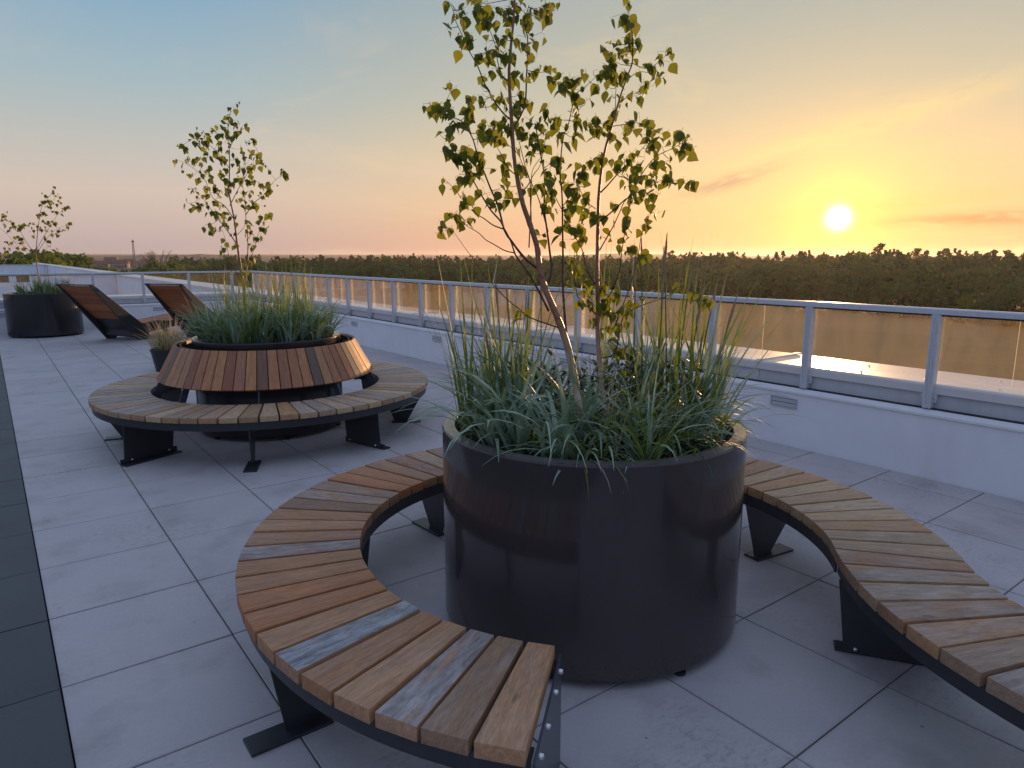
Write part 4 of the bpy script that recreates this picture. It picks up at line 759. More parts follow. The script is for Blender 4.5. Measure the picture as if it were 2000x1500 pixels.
t = thing('roof_step', 'farthest pale cross wall of the roof, left of the meadow edge', 'roof structure')
MB().box(-6, WX - .005, 84, 84.8, -.449, .62).obj('step_wall', M['plaster'], t)
MB().box(-6.1, WX - .057, 83.9, 84.9, .621, .69).obj('step_coping', M['sheet'], t)
for k, (x0, x1) in enumerate(((.5, 1.45), (1.95, 2.75))):
    t = thing('roof_vent', 'dark louvred roof vent %s in front of the farthest cross wall' % ('left of its pair' if k == 0 else 'right of its pair'), 'vent', (x0, 66, -.449), 0, 'roof vents far back')
    MB().box(0, x1 - x0, 0, 1, 0, .62).obj('vent_box', M['hatch'], t)
    MB().box(-.05, x1 - x0 + .05, -.05, 1.05, .621, .67).obj('vent_lid', M['sheet'], t)
t = thing('roof_dome', 'low pale dome rooflight seen above the far lounger backrest', 'rooflight', (2.9, 33, -.449))
MB().lathe([(.0, .66), (.3, .64), (.6, .56), (.82, .44), (.9, .34), (.9, 0)], 40).obj('dome', M['sheet'], t, smooth=True)
t = thing('rooftop_plant_room', 'pale rooftop block at the left edge above the railing', 'roof structure', (-3.5, 58, -.449))
MB().box(-3, 2.85, 0, 6, 0, 1.75).obj('plant_room_wall', M['plaster'], t); MB().box(-3.08, 2.93, -.08, 6.08, 1.751, 1.83).obj('plant_room_coping', M['sheet'], t)

# ================================================================== BENCHES
RI, RO, SZ, NP = .977, 1.433, .400, 64
PITCH = 2 * math.pi / NP
def plank_mesh(name, r0, r1, da, th, gap, mat, var=0):
    """wedge plank, long axis = local x (radial), origin at the ring centre"""
    h0 = r0 * math.tan(da / 2) - gap / 2; h1 = r1 * math.tan(da / 2) - gap / 2
    V = [(r0, -h0, -th), (r1, -h1, -th), (r1, h1, -th), (r0, h0, -th), (r0, -h0, 0), (r1, -h1, 0), (r1, h1, 0), (r0, h0, 0)]
    F = [(3, 2, 1, 0), (4, 5, 6, 7), (0, 1, 5, 4), (1, 2, 6, 5), (2, 3, 7, 6), (3, 0, 4, 7)]
    # bevelled by hand so alike planks share one mesh
    import bmesh
    me = mesh(name, V, F, [mat]); b = bmesh.new(); b.from_mesh(me)
    bmesh.ops.recalc_face_normals(b, faces=b.faces)
    bmesh.ops.bevel(b, geom=list(b.edges), offset=.0035, segments=2, profile=.6, affect='EDGES', clamp_overlap=True)
    b.to_mesh(me); b.free(); auto(me, 50); return me
pl_me = plank_mesh('plank', RI, RO, PITCH, .042, .013, M['wood'])
pl_me.materials[0] = M['wood_pale']
def arc_strip(mb, cx, cy, r0, r1, a0, a1, z0, z1, n):
    V = []; F = []
    for k in range(n + 1):
        a = a0 + (a1 - a0) * k / n
        for r, z in ((r0, z0), (r1, z0), (r1, z1), (r0, z1)): V.append((cx + r * math.cos(a), cy + r * math.sin(a), z))
    for k in range(n):
        for i in range(4):
            j = (i + 1) % 4; F.append((k * 4 + i, k * 4 + 4 + i, k * 4 + 4 + j, k * 4 + j))
    if abs(abs(a1 - a0) - 2 * math.pi) > .01: F += [(0, 1, 2, 3), (n * 4 + 3, n * 4 + 2, n * 4 + 1, n * 4)]
    mb.add(V, F); return mb
bolt_me = MB().lathe([(0, .011), (.005, .0105), (.0085, .007), (.0095, .0)], 10).me('bolt', [M['bolt']], True); fix(bolt_me)
def plate(poly, th):
    """plate in the local x-z plane, thickness along y"""
    return MB().prism(poly, 'y', -th / 2, th / 2)
def add_leg(t, c, ang, kind, off=0.0):
    """radial steel leg; kind 'wide' = full width plate, 'narrow' = tapering plate on a short foot"""
    if kind == 'wide':
        poly = [(RI + .05, .012), (RO - .005, .012), (RO - .025, .305), (RI + .012, .305)]; foot = (RI + .02, RO + .03, .075)
    else:
        poly = [(1.115 + off, .012), (1.235 + off, .012), (RO - .03, .305), (RI + .02 + off * .5, .305)]; foot = (1.09 + off, 1.36 + off, .085)
    lg = plate(poly, .008).obj('leg', M['steel'], t, bevel=.0012); lg.location = (c[0], c[1], 0); lg.rotation_euler = (0, 0, ang)
    if kind == 'wide':
        f = MB().box(foot[0], foot[1], .004, foot[2], .0005, .0095).box(foot[0], foot[1], .0045, .012, .0098, .045)
        bs = (foot[0] + .07, foot[1] - .09)
    else:
        f = MB().box(foot[0], foot[1], -.047, .047, .0005, .0125); bs = ()
    fo = f.obj('foot_plate', M['steel'], lg, bevel=.002)
    for x in bs:
        for s in (-1, 1):
            b = obj('bolt', bolt_me, lg, (x, s * .0045 if s < 0 else .0125, .028)); b.rotation_euler = (fr(90) if s < 0 else fr(-90), 0, 0)
    return lg

C1 = (1.978, 2.05); C2 = (3.445, .138); CR = (1.985, 6.30)
bench = thing('curved_bench', 'nearest S-shaped bench of wooden planks on black steel curling around the big planter', 'bench', (0, 0, 0))
A_END = fr(-139.2); A_INF = fr(-52.5)
n1 = 48
span = (2 * math.pi + A_END) - A_INF; da1 = span / n1
pl1 = plank_mesh('plank', RI, RO, da1, .045, .0145, M['wood'])
pl1p = pl1.copy(); pl1p.name = 'pale_plank'; pl1p.materials[0] = M['wood_pale']
for k in range(n1):
    a = A_END - (k + .5) * da1
    o = obj('plank', pl1 if k < 20 or (k < 28 and k % 2) else pl1p, bench, (C1[0], C1[1], SZ + random.uniform(-.0014, .0014)), a + random.gauss(0, .0014))
    o.color = ({2: .8, 5: 1.0, 11: .65, 12: .2, 16: .55, 21: .3}.get(k, random.choice((0, .05, .1, .2))), 0, 0, 1)
n2 = 17
for k in range(n2):
    a = A_INF + math.pi + (k + .5) * da1
    o = obj('plank', pl1p, bench, (C2[0], C2[1], SZ + random.uniform(-.0014, .0014)), a + random.gauss(0, .0014))
    o.color = ({1: .5, 2: .5, 3: .4, 6: .5, 7: .6}.get(k, random.choice((.1, .2, .35))), 0, 0, 1)
A2E = A_INF + math.pi + n2 * da1
fb = MB()
for r0, r1 in ((RI + .006, RI + .014), (RO - .024, RO - .016)):
    m_ = MB(); arc_strip(m_, *C1, r0, r1, A_END, A_END - span, .298, .3575, 96)
    m_.obj('side_rail', M['steel'], bench)
    m_ = MB(); arc_strip(m_, *C2, r0, r1, A_INF + math.pi, A2E, .298, .3575, 40)
    m_.obj('side_rail', M['steel'], bench)
for r0, r1 in ((RI + .0142, RI + .06), (RO - .070, RO - .0242)):
    m_ = MB(); arc_strip(m_, *C1, r0, r1, A_END, A_END - span, .351, .3575, 96)
    arc_strip(m_, *C2, r0, r1, A_INF + math.pi, A2E, .351, .3575, 40)
    m_.obj('rail_flange', M['steel'], bench)
for deg, kd in ((180, 'narrow'), (136, 'wide'), (94, 'narrow'), (43, 'wide'), (-7.5, 'narrow'), (-57, 'wide')):
    add_leg(bench, C1, fr(deg), kd, {180: .12, -7.5: -.06}.get(deg, 0))
for deg, kd in ((186, 'wide'),):
    add_leg(bench, C2, fr(deg), kd)
ep = plate([(RI - .004, .002), (RO + .006, .002), (RO + .006, .372), (RI - .004, .372)], .008).obj('end_plate', M['steel_end'], bench, bevel=.0015)
ep.location = (C1[0], C1[1], 0); ep.rotation_euler = (0, 0, A_END + .0085)
for r in (1.02, 1.12, 1.265, 1.375):
    b = obj('bolt', bolt_me, ep, (r, .0042, .345)); b.rotation_euler = (fr(-90), 0, 0)

# round bench with a backrest
ring = thing('round_bench', 'round wooden bench with sloping slatted backrest encircling the second planter', 'bench', (CR[0], CR[1], 0))
ph = fr(-1.6)
for k in range(NP):
    o = obj('plank', pl_me, ring, (0, 0, SZ + random.uniform(-.0012, .0012)), ph + k * PITCH + random.gauss(0, .001))
    o.color = (random.choice((.05, .15, .3, .45, .6)), 0, 0, 1)
for r0, r1 in ((RI + .006, RI + .014), (RO - .024, RO - .016)):
    m_ = MB(); arc_strip(m_, 0, 0, r0, r1, 0, 2 * math.pi, .298, .3575, 128); m_.obj('side_rail', M['steel'], ring)
for r0, r1 in ((RI + .0142, RI + .06), (RO - .070, RO - .0242)):
    m_ = MB(); arc_strip(m_, 0, 0, r0, r1, 0, 2 * math.pi, .351, .3575, 128); m_.obj('rail_flange', M['steel'], ring)
for k in range(9): add_leg(ring, (0, 0), fr(-156 + 41.5 * k if k < 5 else -156 + 41.5 * 4 + 39 * (k - 4)), 'wn'[k % 2] == 'w' and k < 7 and 'wide' or ('wide' if k == 7 else 'narrow'), .12 if k == 1 else 0)
# backrest slats: wedge boards lying on a cone
def back_slat():
    r0, z0, r1, z1 = .925, .502, .768, .795
    L = math.hypot(r1 - r0, z1 - z0); h0 = r0 * math.tan(PITCH / 2) - .0035; h1 = r1 * math.tan(PITCH / 2) - .003
    V = [(0, -h0, 0), (L, -h1, 0), (L, h1, 0), (0, h0, 0), (0, -h0 + .001, -.024), (L, -h1 + .001, -.024), (L, h1 - .001, -.024), (0, h0 - .001, -.024)]
    F = [(0, 1, 2, 3), (7, 6, 5, 4), (0, 4, 5, 1), (1, 5, 6, 2), (2, 6, 7, 3), (3, 7, 4, 0)]
    import bmesh
    me = mesh('back_slat', V, F, [M['wood_back']]); b = bmesh.new(); b.from_mesh(me)
    bmesh.ops.recalc_face_normals(b, faces=b.faces)
    bmesh.ops.bevel(b, geom=list(b.edges), offset=.002, segments=1, affect='EDGES'); b.to_mesh(me); b.free()
    return me, math.atan2(z1 - z0, r1 - r0), r0, z0
bs_me, tilt, br0, bz0 = back_slat()
backr = obj('backrest', None, ring)
for k in range(NP):
    a = ph + (k + .5) * PITCH
    o = obj('slat', bs_me, backr); o.color = (random.choice((0, 0, .1, .25)), 0, 0, 1)
    # local x runs up the slope, local z outwards
    ux = Vector((math.cos(tilt) * math.cos(a), math.cos(tilt) * math.sin(a), math.sin(tilt)))
    uy = Vector((-math.sin(a), math.cos(a), 0)); uz = ux.cross(uy)
    if uz.dot(Vector((math.cos(a), math.sin(a), 0))) < 0: uz = -uz; uy = -uy
    R3 = Matrix((ux, uy, uz)).transposed()
    o.rotation_euler = R3.to_euler(); rr = br0 + random.uniform(-.002, .002)
    o.location = (rr * math.cos(a), rr * math.sin(a), bz0)
for r, z in ((.874, .53), (.748, .765)):
    m_ = MB(); arc_strip(m_, 0, 0, r - .03, r - .024, 0, 2 * math.pi, z - .02, z + .02, 96); m_.obj('back_ring', M['steel'], backr)
for k in range(9):
    a = fr(-156 + 41.5 * k) if k < 5 else fr(-156 + 41.5 * 4 + 39 * (k - 4))
    s = plate([(RI - .055, .30), (RI + .02, .30), (.90, .50), (.772, .775), (.745, .775), (.835, .50)], .008).obj('back_support', M['steel_end'], ring, bevel=.001)
    s.rotation_euler = (0, 0, a + .02)

# ================================================================== PLANTERS
def planter(label, c, H=.845, R=.634, mat='planter', rim='planter_rim'):
    t = thing('planter', label, 'planter', (c[0], c[1], 0))
    m = MB().lathe([(R - .012, .030), (R - .004, .034), (R, .042), (R, .048), (R, .12), (R, H * .5), (R, H - .05), (R, H - .012), (R, H - .008), (R - .002, H - .003), (R - .006, H)], 160)
    o = m.obj('planter_shell', M[mat], t); auto(o.data, 40)
    m = MB().lathe([(R - .006, H + .0002), (R - .052, H + .0002), (R - .054, H - .004), (R - .054, H - .10)], 160)
    o = m.obj('planter_rim', M[rim], t); auto(o.data, 40)
    MB().lathe([(0, .03), (R - .05, .03), (R - .012, .030)], 96).obj('planter_base', M['steel'], t)
    sv = MB(); V = [(0, 0, H - .055)]; n = 64; rings = 14
    for i in range(1, rings + 1):
        for k in range(n):
            a = 2 * math.pi * k / n; r = (R - .0535) * i / rings
            V.append((r * math.cos(a), r * math.sin(a), H - .07 + random.uniform(-.008, .010)))
    F = [(0, 1 + k, 1 + (k + 1) % n) for k in range(n)]
    for i in range(rings - 1):
        for k in range(n):
            a = 1 + i * n + k; b = 1 + i * n + (k + 1) % n; F.append((a, a + n, b + n, b))
    sv.add(V, F).obj('soil', M['soil'], t, smooth=True)
    for k in range(6):
        a = fr(-98 + 60 * k)
        MB().lathe([(0, .0), (.022, .0), (.022, .012), (.008, .014), (.008, .030)], 12, 0, (R - .035) * math.cos(a), (R - .035) * math.sin(a)).obj('foot', M['seam'], t)
    return t
PC = [(2.0, 2.082), (1.99, 6.30), (.86, 16.45)]
planter('largest glossy dark planter in the foreground, ringed by the S-shaped bench', PC[0])
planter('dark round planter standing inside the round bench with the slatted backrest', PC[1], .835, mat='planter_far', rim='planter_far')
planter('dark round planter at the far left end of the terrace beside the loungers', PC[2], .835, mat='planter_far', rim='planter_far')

# ---- loungers
def lounger(label, F0, a, grp):
    """side boards run from the headrest to the floor; F0 = far rear foot, a = direction of the width"""
    t = thing('sun_lounger', label, 'sun lounger', (F0[0], F0[1], 0), a + fr(90), grp)
    # local: +x = towards the feet end, width along -y
    W_ = .78; B = .90; H = 1.06
    for y in (0, -W_):
        m = MB().prism([(-B, H), (-B + .065, H), (-B + .09, H - .02), (.06, .33), (.27, .22), (.17, .0), (-.02, .0)], 'y', y - .02, y + .02)
        m.obj('side_board', M['steel'], t, bevel=.004)
        MB().prism([(.06, .32), (.24, .27), (.40, .335), (.75, .30), (1.35, .36), (1.40, .34), (1.40, .24), (.75, .18), (.2, .12)], 'y', y - .018, y + .018).obj('seat_side', M['steel'], t, bevel=.004)
        MB().prism([(1.22, .23), (1.34, .23), (1.40, 0), (1.30, 0)], 'y', y - .018, y + .018).obj('leg', M['steel'], t)
    MB().box(-B + .005, -B + .07, -W_ + .021, -.021, H - .022, H - .002).obj('top_rail', M['steel'], t)
    MB().box(-.06, .10, -W_ + .021, -.021, .08, .26).obj('cross_panel', M['steel'], t)
    n = 11; p0 = Vector((-B + .07, 0, H - .03)); pe = Vector((.0, 0, .20)); p1 = p0.lerp(pe, .74)
    MB().prism([(p1.x, p1.z - .02), (p1.x + .012, p1.z), (.06, .06), (.04, .05)], 'y', -W_ + .021, -.021).obj('back_panel', M['steel'], t)
    d = (p1 - p0); L = d.length; ang = math.atan2(d.z, d.x); step = L / n
    sm = MB().box(.003, step - .003, -W_ + .022, -.022, -.018, 0).me('slat', [M['wood_dark']]); fix(sm)
    for k in range(n):
        q = p0 + d * (k / n); s = obj('slat', sm, t, tuple(q)); s.color = (0, 0, 0, 1); s.rotation_euler = (0, -ang, 0)
    sm2 = MB().box(.003, .081, -W_ + .019, -.019, -.018, 0).me('slat', [M['wood_dark']]); fix(sm2)
    path = [(.12, .30), (.40, .335), (.75, .30), (1.05, .325), (1.35, .36)]
    x = .12
    while x < 1.33:
        z = np.interp(x, [p[0] for p in path], [p[1] for p in path]); z2 = np.interp(x + .08, [p[0] for p in path], [p[1] for p in path])
        s = obj('slat', sm2, t, (x, 0, z + .004)); s.color = (0, 0, 0, 1); s.rotation_euler = (0, -math.atan2(z2 - z, .08), 0); x += .084
    return t
lounger('sun lounger with brown slatted back nearest the far planter, left of its pair', (1.735, 15.0), -1.0, 'sun loungers at the far end')
lounger('sun lounger with brown slatted back standing close behind the round bench, right of its pair', (3.02, 14.35), -1.0, 'sun loungers at the far end')
# ================================================================== PLANTS
def leaf_mesh(name, L, Wd, fold, curl, mats):
    """ovate birch leaf: stalk at origin, blade along +x"""
    st = [(0, 0), (.14, .62), (.34, 1.0), (.58, .78), (.80, .36), (1.0, 0)]
    V = []; F = []
    off = L * .22
    for i, (t_, w_) in enumerate(st):
        x = off + L * t_; z = -curl * L * t_ * t_
        V.append((x, 0, z))
        if 0 < i < len(st) - 1:
            hw = Wd / 2 * w_; V += [(x - L * .03, hw, z + fold * hw), (x - L * .03, -hw, z + fold * hw)]
    # indices: 0 base, then triples
    F.append((0, 1, 2)); F.append((0, 3, 1))
    for k in range(3):
        a = 1 + 3 * k; b = a + 3
        F.append((a, b, b + 1, a + 1)); F.append((a, a + 2, b + 2, b))
    a = 10; F.append((a, 13, a + 1)); F.append((a, a + 2, 13))
    # petiole
    b0 = len(V); V += [(0, .0008, 0), (0, -.0008, 0), (off, 0, .0006)]; F.append((b0, b0 + 1, b0 + 2))
    return mesh(name, V, F, mats, True)
def rand_leaf_rot(droop=(20, 85)):
    a = random.uniform(0, 2 * math.pi); d = fr(random.uniform(*droop))
    return Matrix.Rotation(a, 4, 'Z') @ Matrix.Rotation(d, 4, 'Y') @ Matrix.Rotation(random.gauss(0, .8), 4, 'X')
def birch(label, key, BR, LV, size, maxobj=296, group=None, base=None):
    t = thing('young_birch', label, 'tree', base, 0, group)
    bx_, by_, bz_ = base; t_leaf = size
    sub = lambda p: (p[0] - bx_, p[1] - by_, p[2] - bz_)
    first = True
    for k, pts in BR:
        if k != key: continue
        P = [sub(p) for p in pts]; rad = [p[3] for p in pts]
        # Catmull-Rom smoothing
        Q = []; Rr = []
        for i in range(len(P) - 1):
            p0 = Vector(P[max(i - 1, 0)]); p1 = Vector(P[i]); p2 = Vector(P[i + 1]); p3 = Vector(P[min(i + 2, len(P) - 1)])
            for s in range(4):
                u = s / 4
                q = .5 * ((2 * p1) + (p2 - p0) * u + (2 * p0 - 5 * p1 + 4 * p2 - p3) * u * u + (3 * p1 - p0 - 3 * p2 + p3) * u ** 3)
                Q.append(q); Rr.append(rad[i] + (rad[i + 1] - rad[i]) * u)
        Q.append(Vector(P[-1])); Rr.append(rad[-1])
        Rr = [r * (1 + .10 * math.sin(i * 2.4) * (random.random())) for i, r in enumerate(Rr)]
        m = MB().tube(Q, Rr, 9 if first else 5)
        m.obj('trunk' if first else 'branch', M['bark'] if first or rad[0] > .008 else M['twig'], t, smooth=True); first = False
    variants = [leaf_mesh('leaf', size * s, size * s * wr, f, c, [M['leaf']]) for s, wr, f, c in
                ((1, .80, .25, .12), (.88, .86, .4, .3), (1.12, .76, .15, .2), (.7, .8, .5, .1), (.95, .9, -.1, .25), (.5, .75, .6, .2))]
    tw = MB(); cnt = 0; spill = MB()
    for (k, x, y, z, n, ax, ay, az_) in LV:
        if k != key: continue
        if random.random() < (.7 if key in 'AB' else .9): n += 1
        c = Vector(sub((x, y, z))); a = Vector(sub((ax, ay, az_)))
        ln = (c - a).length
        if ln > .004:
            mid = (a + c) / 2 + Vector((0, 0, -.08 * ln)) + Vector((random.gauss(0, .04 * ln), random.gauss(0, .04 * ln), 0))
            tw.tube([a, mid, c], [.0016, .0011, .0007], 4)
        for j in range(n):
            s = random.random()
            if ln > .03 and j > 0 and random.random() < .35: p = a + (c - a) * random.uniform(.5, 1)
            else: p = c + Vector((random.gauss(0, size * .32), random.gauss(0, size * .32), random.gauss(0, size * .28)))
            R_ = rand_leaf_rot()
            sc = random.uniform(.8, 1.12); d0 = R_ @ Vector((size * .35, 0, 0)); p = p - d0
            # little stalk back to the twig
            if cnt < maxobj:
                me = random.choice(variants if random.random() < .8 else variants[3:])
                o = bpy.data.objects.new('leaf', me); COL.objects.link(o); o.parent = t
                o.matrix_local = Matrix.Translation(p) @ R_ @ Matrix.Scale(sc, 4)
            else:
                me = random.choice(variants); T = Matrix.Translation(p) @ R_ @ Matrix.Scale(sc, 4)
                spill.add([tuple(T @ v.co) for v in me.vertices], [tuple(q.vertices) for q in me.polygons])
            if (p - c).length > .012: tw.tube([c, p], [.0006, .0005], 3, cap=False)
            cnt += 1
    tw.obj('twigs', M['twig'], t, kind='stuff')
    if spill.F:
        o = spill.obj('upper_leaves', M['leaf'], t, kind='stuff'); auto(o.data, 60)
    return t
def crown_tip(LV, key, c, n, rad, z):
    """growth that leaves the top of the frame"""
    out = []
    for i in range(n):
        q = (c[0] + random.gauss(0, rad), c[1] + random.gauss(0, rad), z + random.uniform(0, .35))
        out.append((key, *q, random.choice((2, 3, 3)), c[0], c[1], q[2] - .06))
    return out
nb = NEAR_BRANCHES[0][1][-1]
NEAR_LEAVES += crown_tip(NEAR_LEAVES, 'A', nb, 14, .12, nb[2] - .12)
birch('taller left birch with leaning pink-brown trunk in the nearest planter', 'A', NEAR_BRANCHES, NEAR_LEAVES, .050, base=(PC[0][0] - .03, PC[0][1], .775))
birch('slim upright right birch with spreading right-hand twigs in the nearest planter', 'B', NEAR_BRANCHES, NEAR_LEAVES, .050, base=(PC[0][0] + .05, PC[0][1], .775))
birch('young multi-stemmed birch growing in the planter inside the round bench', 'D', MID_BRANCHES, MID_LEAVES, .062, base=(PC[1][0], PC[1][1], .765))
birch('sparse young birch growing in the planter at the far left end', 'E', FAR_BRANCHES, FAR_LEAVES, .085, base=(PC[2][0], PC[2][1], .765))

def blade(mb, p, az, L, lean, curve, w, m, seg=7, twist=0.0):
    """ribbon blade: leaves the soil leaning 'lean' (rad from vertical), bends over by 'curve' in total"""
    V = []; q = Vector(p); d = Vector((math.cos(az), math.sin(az), 0)); side = Vector((-math.sin(az), math.cos(az), 0))
    th = lean
    for i in range(seg + 1):
        u = i / seg; ww = w * min(1, .45 + u * 3) * (1 - u ** 2.2) * .5 + .0004
        s2 = side * math.cos(twist * u) + Vector((0, 0, 1)) * math.sin(twist * u)
        V.append(tuple(q - s2 * ww)); V.append(tuple(q + s2 * ww + Vector((0, 0, 0))))
        th = lean + curve * u ** 1.5
        q = q + (d * math.sin(th) + Vector((0, 0, 1)) * math.cos(th)) * (L / seg)
    F = [(2 * i, 2 * i + 1, 2 * i + 3, 2 * i + 2) for i in range(seg)]
    mb.add(V, F, m)
FWD = Vector((.6033, .7975, 0)); RGT = Vector((.7975, -.6033, 0))
def grass(label, name, c, zs, spec, cat='grass', mats=None, extra=()):
    """spec: list of (n, rmin, rmax, az range or None, L, lean, curve, w, material index)"""
    mb = MB()
    for (n, r0, r1, ar, L, le, cu, w_, mi, tuft) in spec:
        k = 0
        while k < n:
            a = random.uniform(*ar) if ar else random.uniform(0, 2 * math.pi)
            r = math.sqrt(random.uniform(r0 * r0, r1 * r1))
            # azimuth 0 = towards the camera's right, 90 deg = away from it
            ctr = RGT * (math.cos(a) * r) + FWD * (math.sin(a) * r)
            main = random.uniform(0, 2 * math.pi)
            for j in range(min(tuft, n - k)):
                az = math.atan2(ctr.y, ctr.x) + random.gauss(0, 1.1) if random.random() < .6 else random.uniform(0, 2 * math.pi)
                p = ctr + Vector((random.gauss(0, .018), random.gauss(0, .018), 0))
                if p.length > .55: p = p * (.55 / p.length)
                blade(mb, (p.x, p.y, 0), az, random.uniform(*L), random.uniform(*le), random.uniform(*cu), random.uniform(*w_), mi if isinstance(mi, int) else random.choice(mi), twist=random.gauss(0, .5))
                k += 1
    for (dx_, dy_, az, L, le, cu, w_) in extra: blade(mb, (dx_, dy_, 0), az, L, le, cu, w_, 0, 12)
    o = obj(name, mb.me(name, mats or [M['grass_blue'], M['grass_green'], M['grass_deep'], M['grass_dry']], True), None, (c[0], c[1], zs))
    o['label'] = label; o['category'] = cat; o['kind'] = 'stuff'
    return o
PI = math.pi
soil = [.775, .765, .765]
grass('blue-green arching grass filling the nearest planter and spilling over its rim', 'lyme_grass', PC[0], soil[0], [
    (260, .10, .54, (PI * .72, PI * 1.45), (.26, .52), (.05, .8), (.6, 2.1), (.015, .030), 0, 20),
    (380, .12, .54, (PI * 1.2, PI * 2.12), (.20, .44), (.45, 1.1), (1.0, 2.1), (.009, .019), (0, 0, 1), 45),
    (150, .30, .54, (PI * 1.55, PI * 2.1), (.30, .55), (.1, .7), (.9, 2.1), (.006, .012), (0, 1), 34),
    (130, .30, .52, None, (.12, .26), (.3, 1.0), (.6, 1.8), (.007, .015), (0, 0, 1), 10),
    (220, .0, .5, None, (.08, .2), (.1, 1.0), (.4, 1.6), (.004, .010), (0, 1, 2), 10),
    (60, .1, .5, None, (.2, .5), (.1, .9), (.1, 1.6), (.003, .006), 3, 3)],
    extra=[(-.44, -.20, fr(-125), .52, .35, 2.5, .011), (-.50, .0, fr(-150), .56, .5, 1.9, .012), (-.47, .12, fr(178), .50, .45, 1.8, .012), (-.40, -.28, fr(-140), .42, .5, 2.1, .009), (-.5, .1, fr(165), .46, .6, 1.5, .014), (.05, -.42, fr(-60), .4, .3, 2.0, .009), (-.1, -.35, fr(-40), .5, .5, 1.6, .010)])
grass('tall thin green stalks standing behind the birches in the nearest planter', 'tall_grass', PC[0], soil[0], [
    (90, .28, .54, (PI * .66, PI * 1.12), (.40, .82), (.0, .36), (.0, .6), (.009, .016), (1, 1, 0), 6),
    (30, .2, .5, (PI * .0, PI * .46), (.6, .92), (.0, .16), (.0, .22), (.006, .010), (1, 1, 0), 3),
    (90, .30, .54, (-.35, PI * .3), (.36, .76), (.02, .55), (.0, .5), (.010, .018), (1, 1, 0), 10),
    (130, .1, .5, (PI * .1, PI * .9), (.22, .48), (.0, .6), (.0, .7), (.004, .008), (1, 0, 2), 6)])
def seed_stalks(c, zs, spots):
    mb = MB()
    for (rx, fy, L, le, az) in spots:
        b = RGT * rx + FWD * fy; d = Vector((math.cos(az), math.sin(az), 0)); P = []; R_ = []
        for i in range(9):
            u = i / 8; P.append(Vector((b.x, b.y, 0)) + Vector((0, 0, L * u)) + d * (L * math.tan(le) * u ** 1.6)); R_.append(.0036 - .0012 * u)
        mb.tube(P, R_, 5, 0)
        top = P[-1]; dr = (P[-1] - P[-2]).normalized(); sp = random.uniform(.11, .17)
        mb.tube([top - dr * sp + dr * (sp * k / 12) for k in range(13)] + [top + dr * .012], [.0022 + .0048 * math.sin(math.pi * min(1, (k + .6) / 12)) * (1 if k % 2 else .6) for k in range(13)] + [.0004], 5, 1)
    o = obj('seed_stalks', mb.me('seed_stalks', [M['grass_green'], M['grass_dry']], True), None, (c[0], c[1], zs))
    o['label'] = 'tall grass stalks with thin seed heads standing above the rail from the nearest planter'; o['category'] = 'grass'; o['kind'] = 'stuff'
seed_stalks(PC[0], soil[0], [(.33, .25, .86, .03, 0), (.36, .18, .80, .05, 2), (.41, .22, .72, .06, -1), (.27, .3, .84, .04, 3), (.30, .1, .70, .08, .6), (.46, .1, .66, .12, -.6), (.24, .36, .78, .05, 1),
    (-.38, .28, .66, .05, 2.6), (-.33, .22, .62, .06, 2), (-.28, .3, .60, .04, 0), (-.2, .36, .66, .05, 1), (.5, .02, .60, .16, -.7), (-.42, .12, .5, .12, 3.4), (.38, -.05, .62, .1, -.4)])
# leafy perennials, dark, at the back right
def perennials(label, c, zs, n, ar, r1, h, size, mi):
    mb = MB()
    for i in range(n):
        a = random.uniform(*ar); r = math.sqrt(random.uniform(.02, r1 * r1))
        b = RGT * (math.cos(a) * r) + FWD * (math.sin(a) * r)
        az = random.uniform(0, 2 * PI); le = random.uniform(.0, .4); L = random.uniform(*h)
        P = [Vector((b.x, b.y, 0)) + Vector((math.cos(az) * math.sin(le), math.sin(az) * math.sin(le), math.cos(le))) * (L * u) for u in (0, .35, .7, 1)]
        mb.tube(P, [.0022, .0018, .0012, .0006], 4, 1, cap=False)
        for k in range(int(L / .022)):
            u = random.uniform(.12, 1); q = P[0].lerp(P[-1], u); a2 = random.uniform(0, 2 * PI)
            blade(mb, tuple(q), a2, size * random.uniform(.6, 1.2), random.uniform(.7, 1.4), random.uniform(.1, .8), size * .32, 0, 3)
    o = obj('leafy_perennial', mb.me('leafy_perennial', [M['grass_deep'] if mi == 0 else M['grass_green'], M['twig']], True), None, (c[0], c[1], zs))
    o['label'] = label; o['category'] = 'plant'; o['kind'] = 'stuff'; return o
perennials('dark leafy perennials crowding the back of the nearest planter behind the grass', PC[0], soil[0], 120, (-.15, PI * .95), .50, (.14, .36), .06, 0)
perennials('dark low perennials on the soil between the grasses of the nearest planter', PC[0], soil[0], 70, (PI, 2 * PI), .48, (.05, .16), .05, 0)
grass('dense blue-green grass filling the planter inside the round bench', 'lyme_grass', PC[1], soil[1], [
    (1300, .02, .54, None, (.24, .50), (.05, .75), (.3, 1.7), (.010, .022), (0, 0, 0, 1), 18)])
grass('tall yellow-green stalks rising from the grass of the round bench planter', 'tall_grass', PC[1], soil[1], [
    (210, .1, .52, None, (.46, .80), (.0, .4), (.0, .5), (.008, .014), (1, 1, 0), 7),
    (8, .1, .45, (-.5, .9), (.7, .9), (.0, .12), (.0, .1), (.004, .006), 1, 1)])
perennials('low leafy growth around the stems in the round bench planter', PC[1], soil[1], 40, (0, 2 * PI), .4, (.12, .28), .06, 0)
grass('grass filling the planter at the far left end of the terrace', 'lyme_grass', PC[2], soil[2], [
    (560, .02, .54, None, (.16, .40), (.0, .6), (.2, 1.2), (.008, .016), (0, 0, 1, 2), 14), (60, .1, .5, None, (.35, .6), (.0, .3), (.0, .3), (.008, .012), 1, 5)])
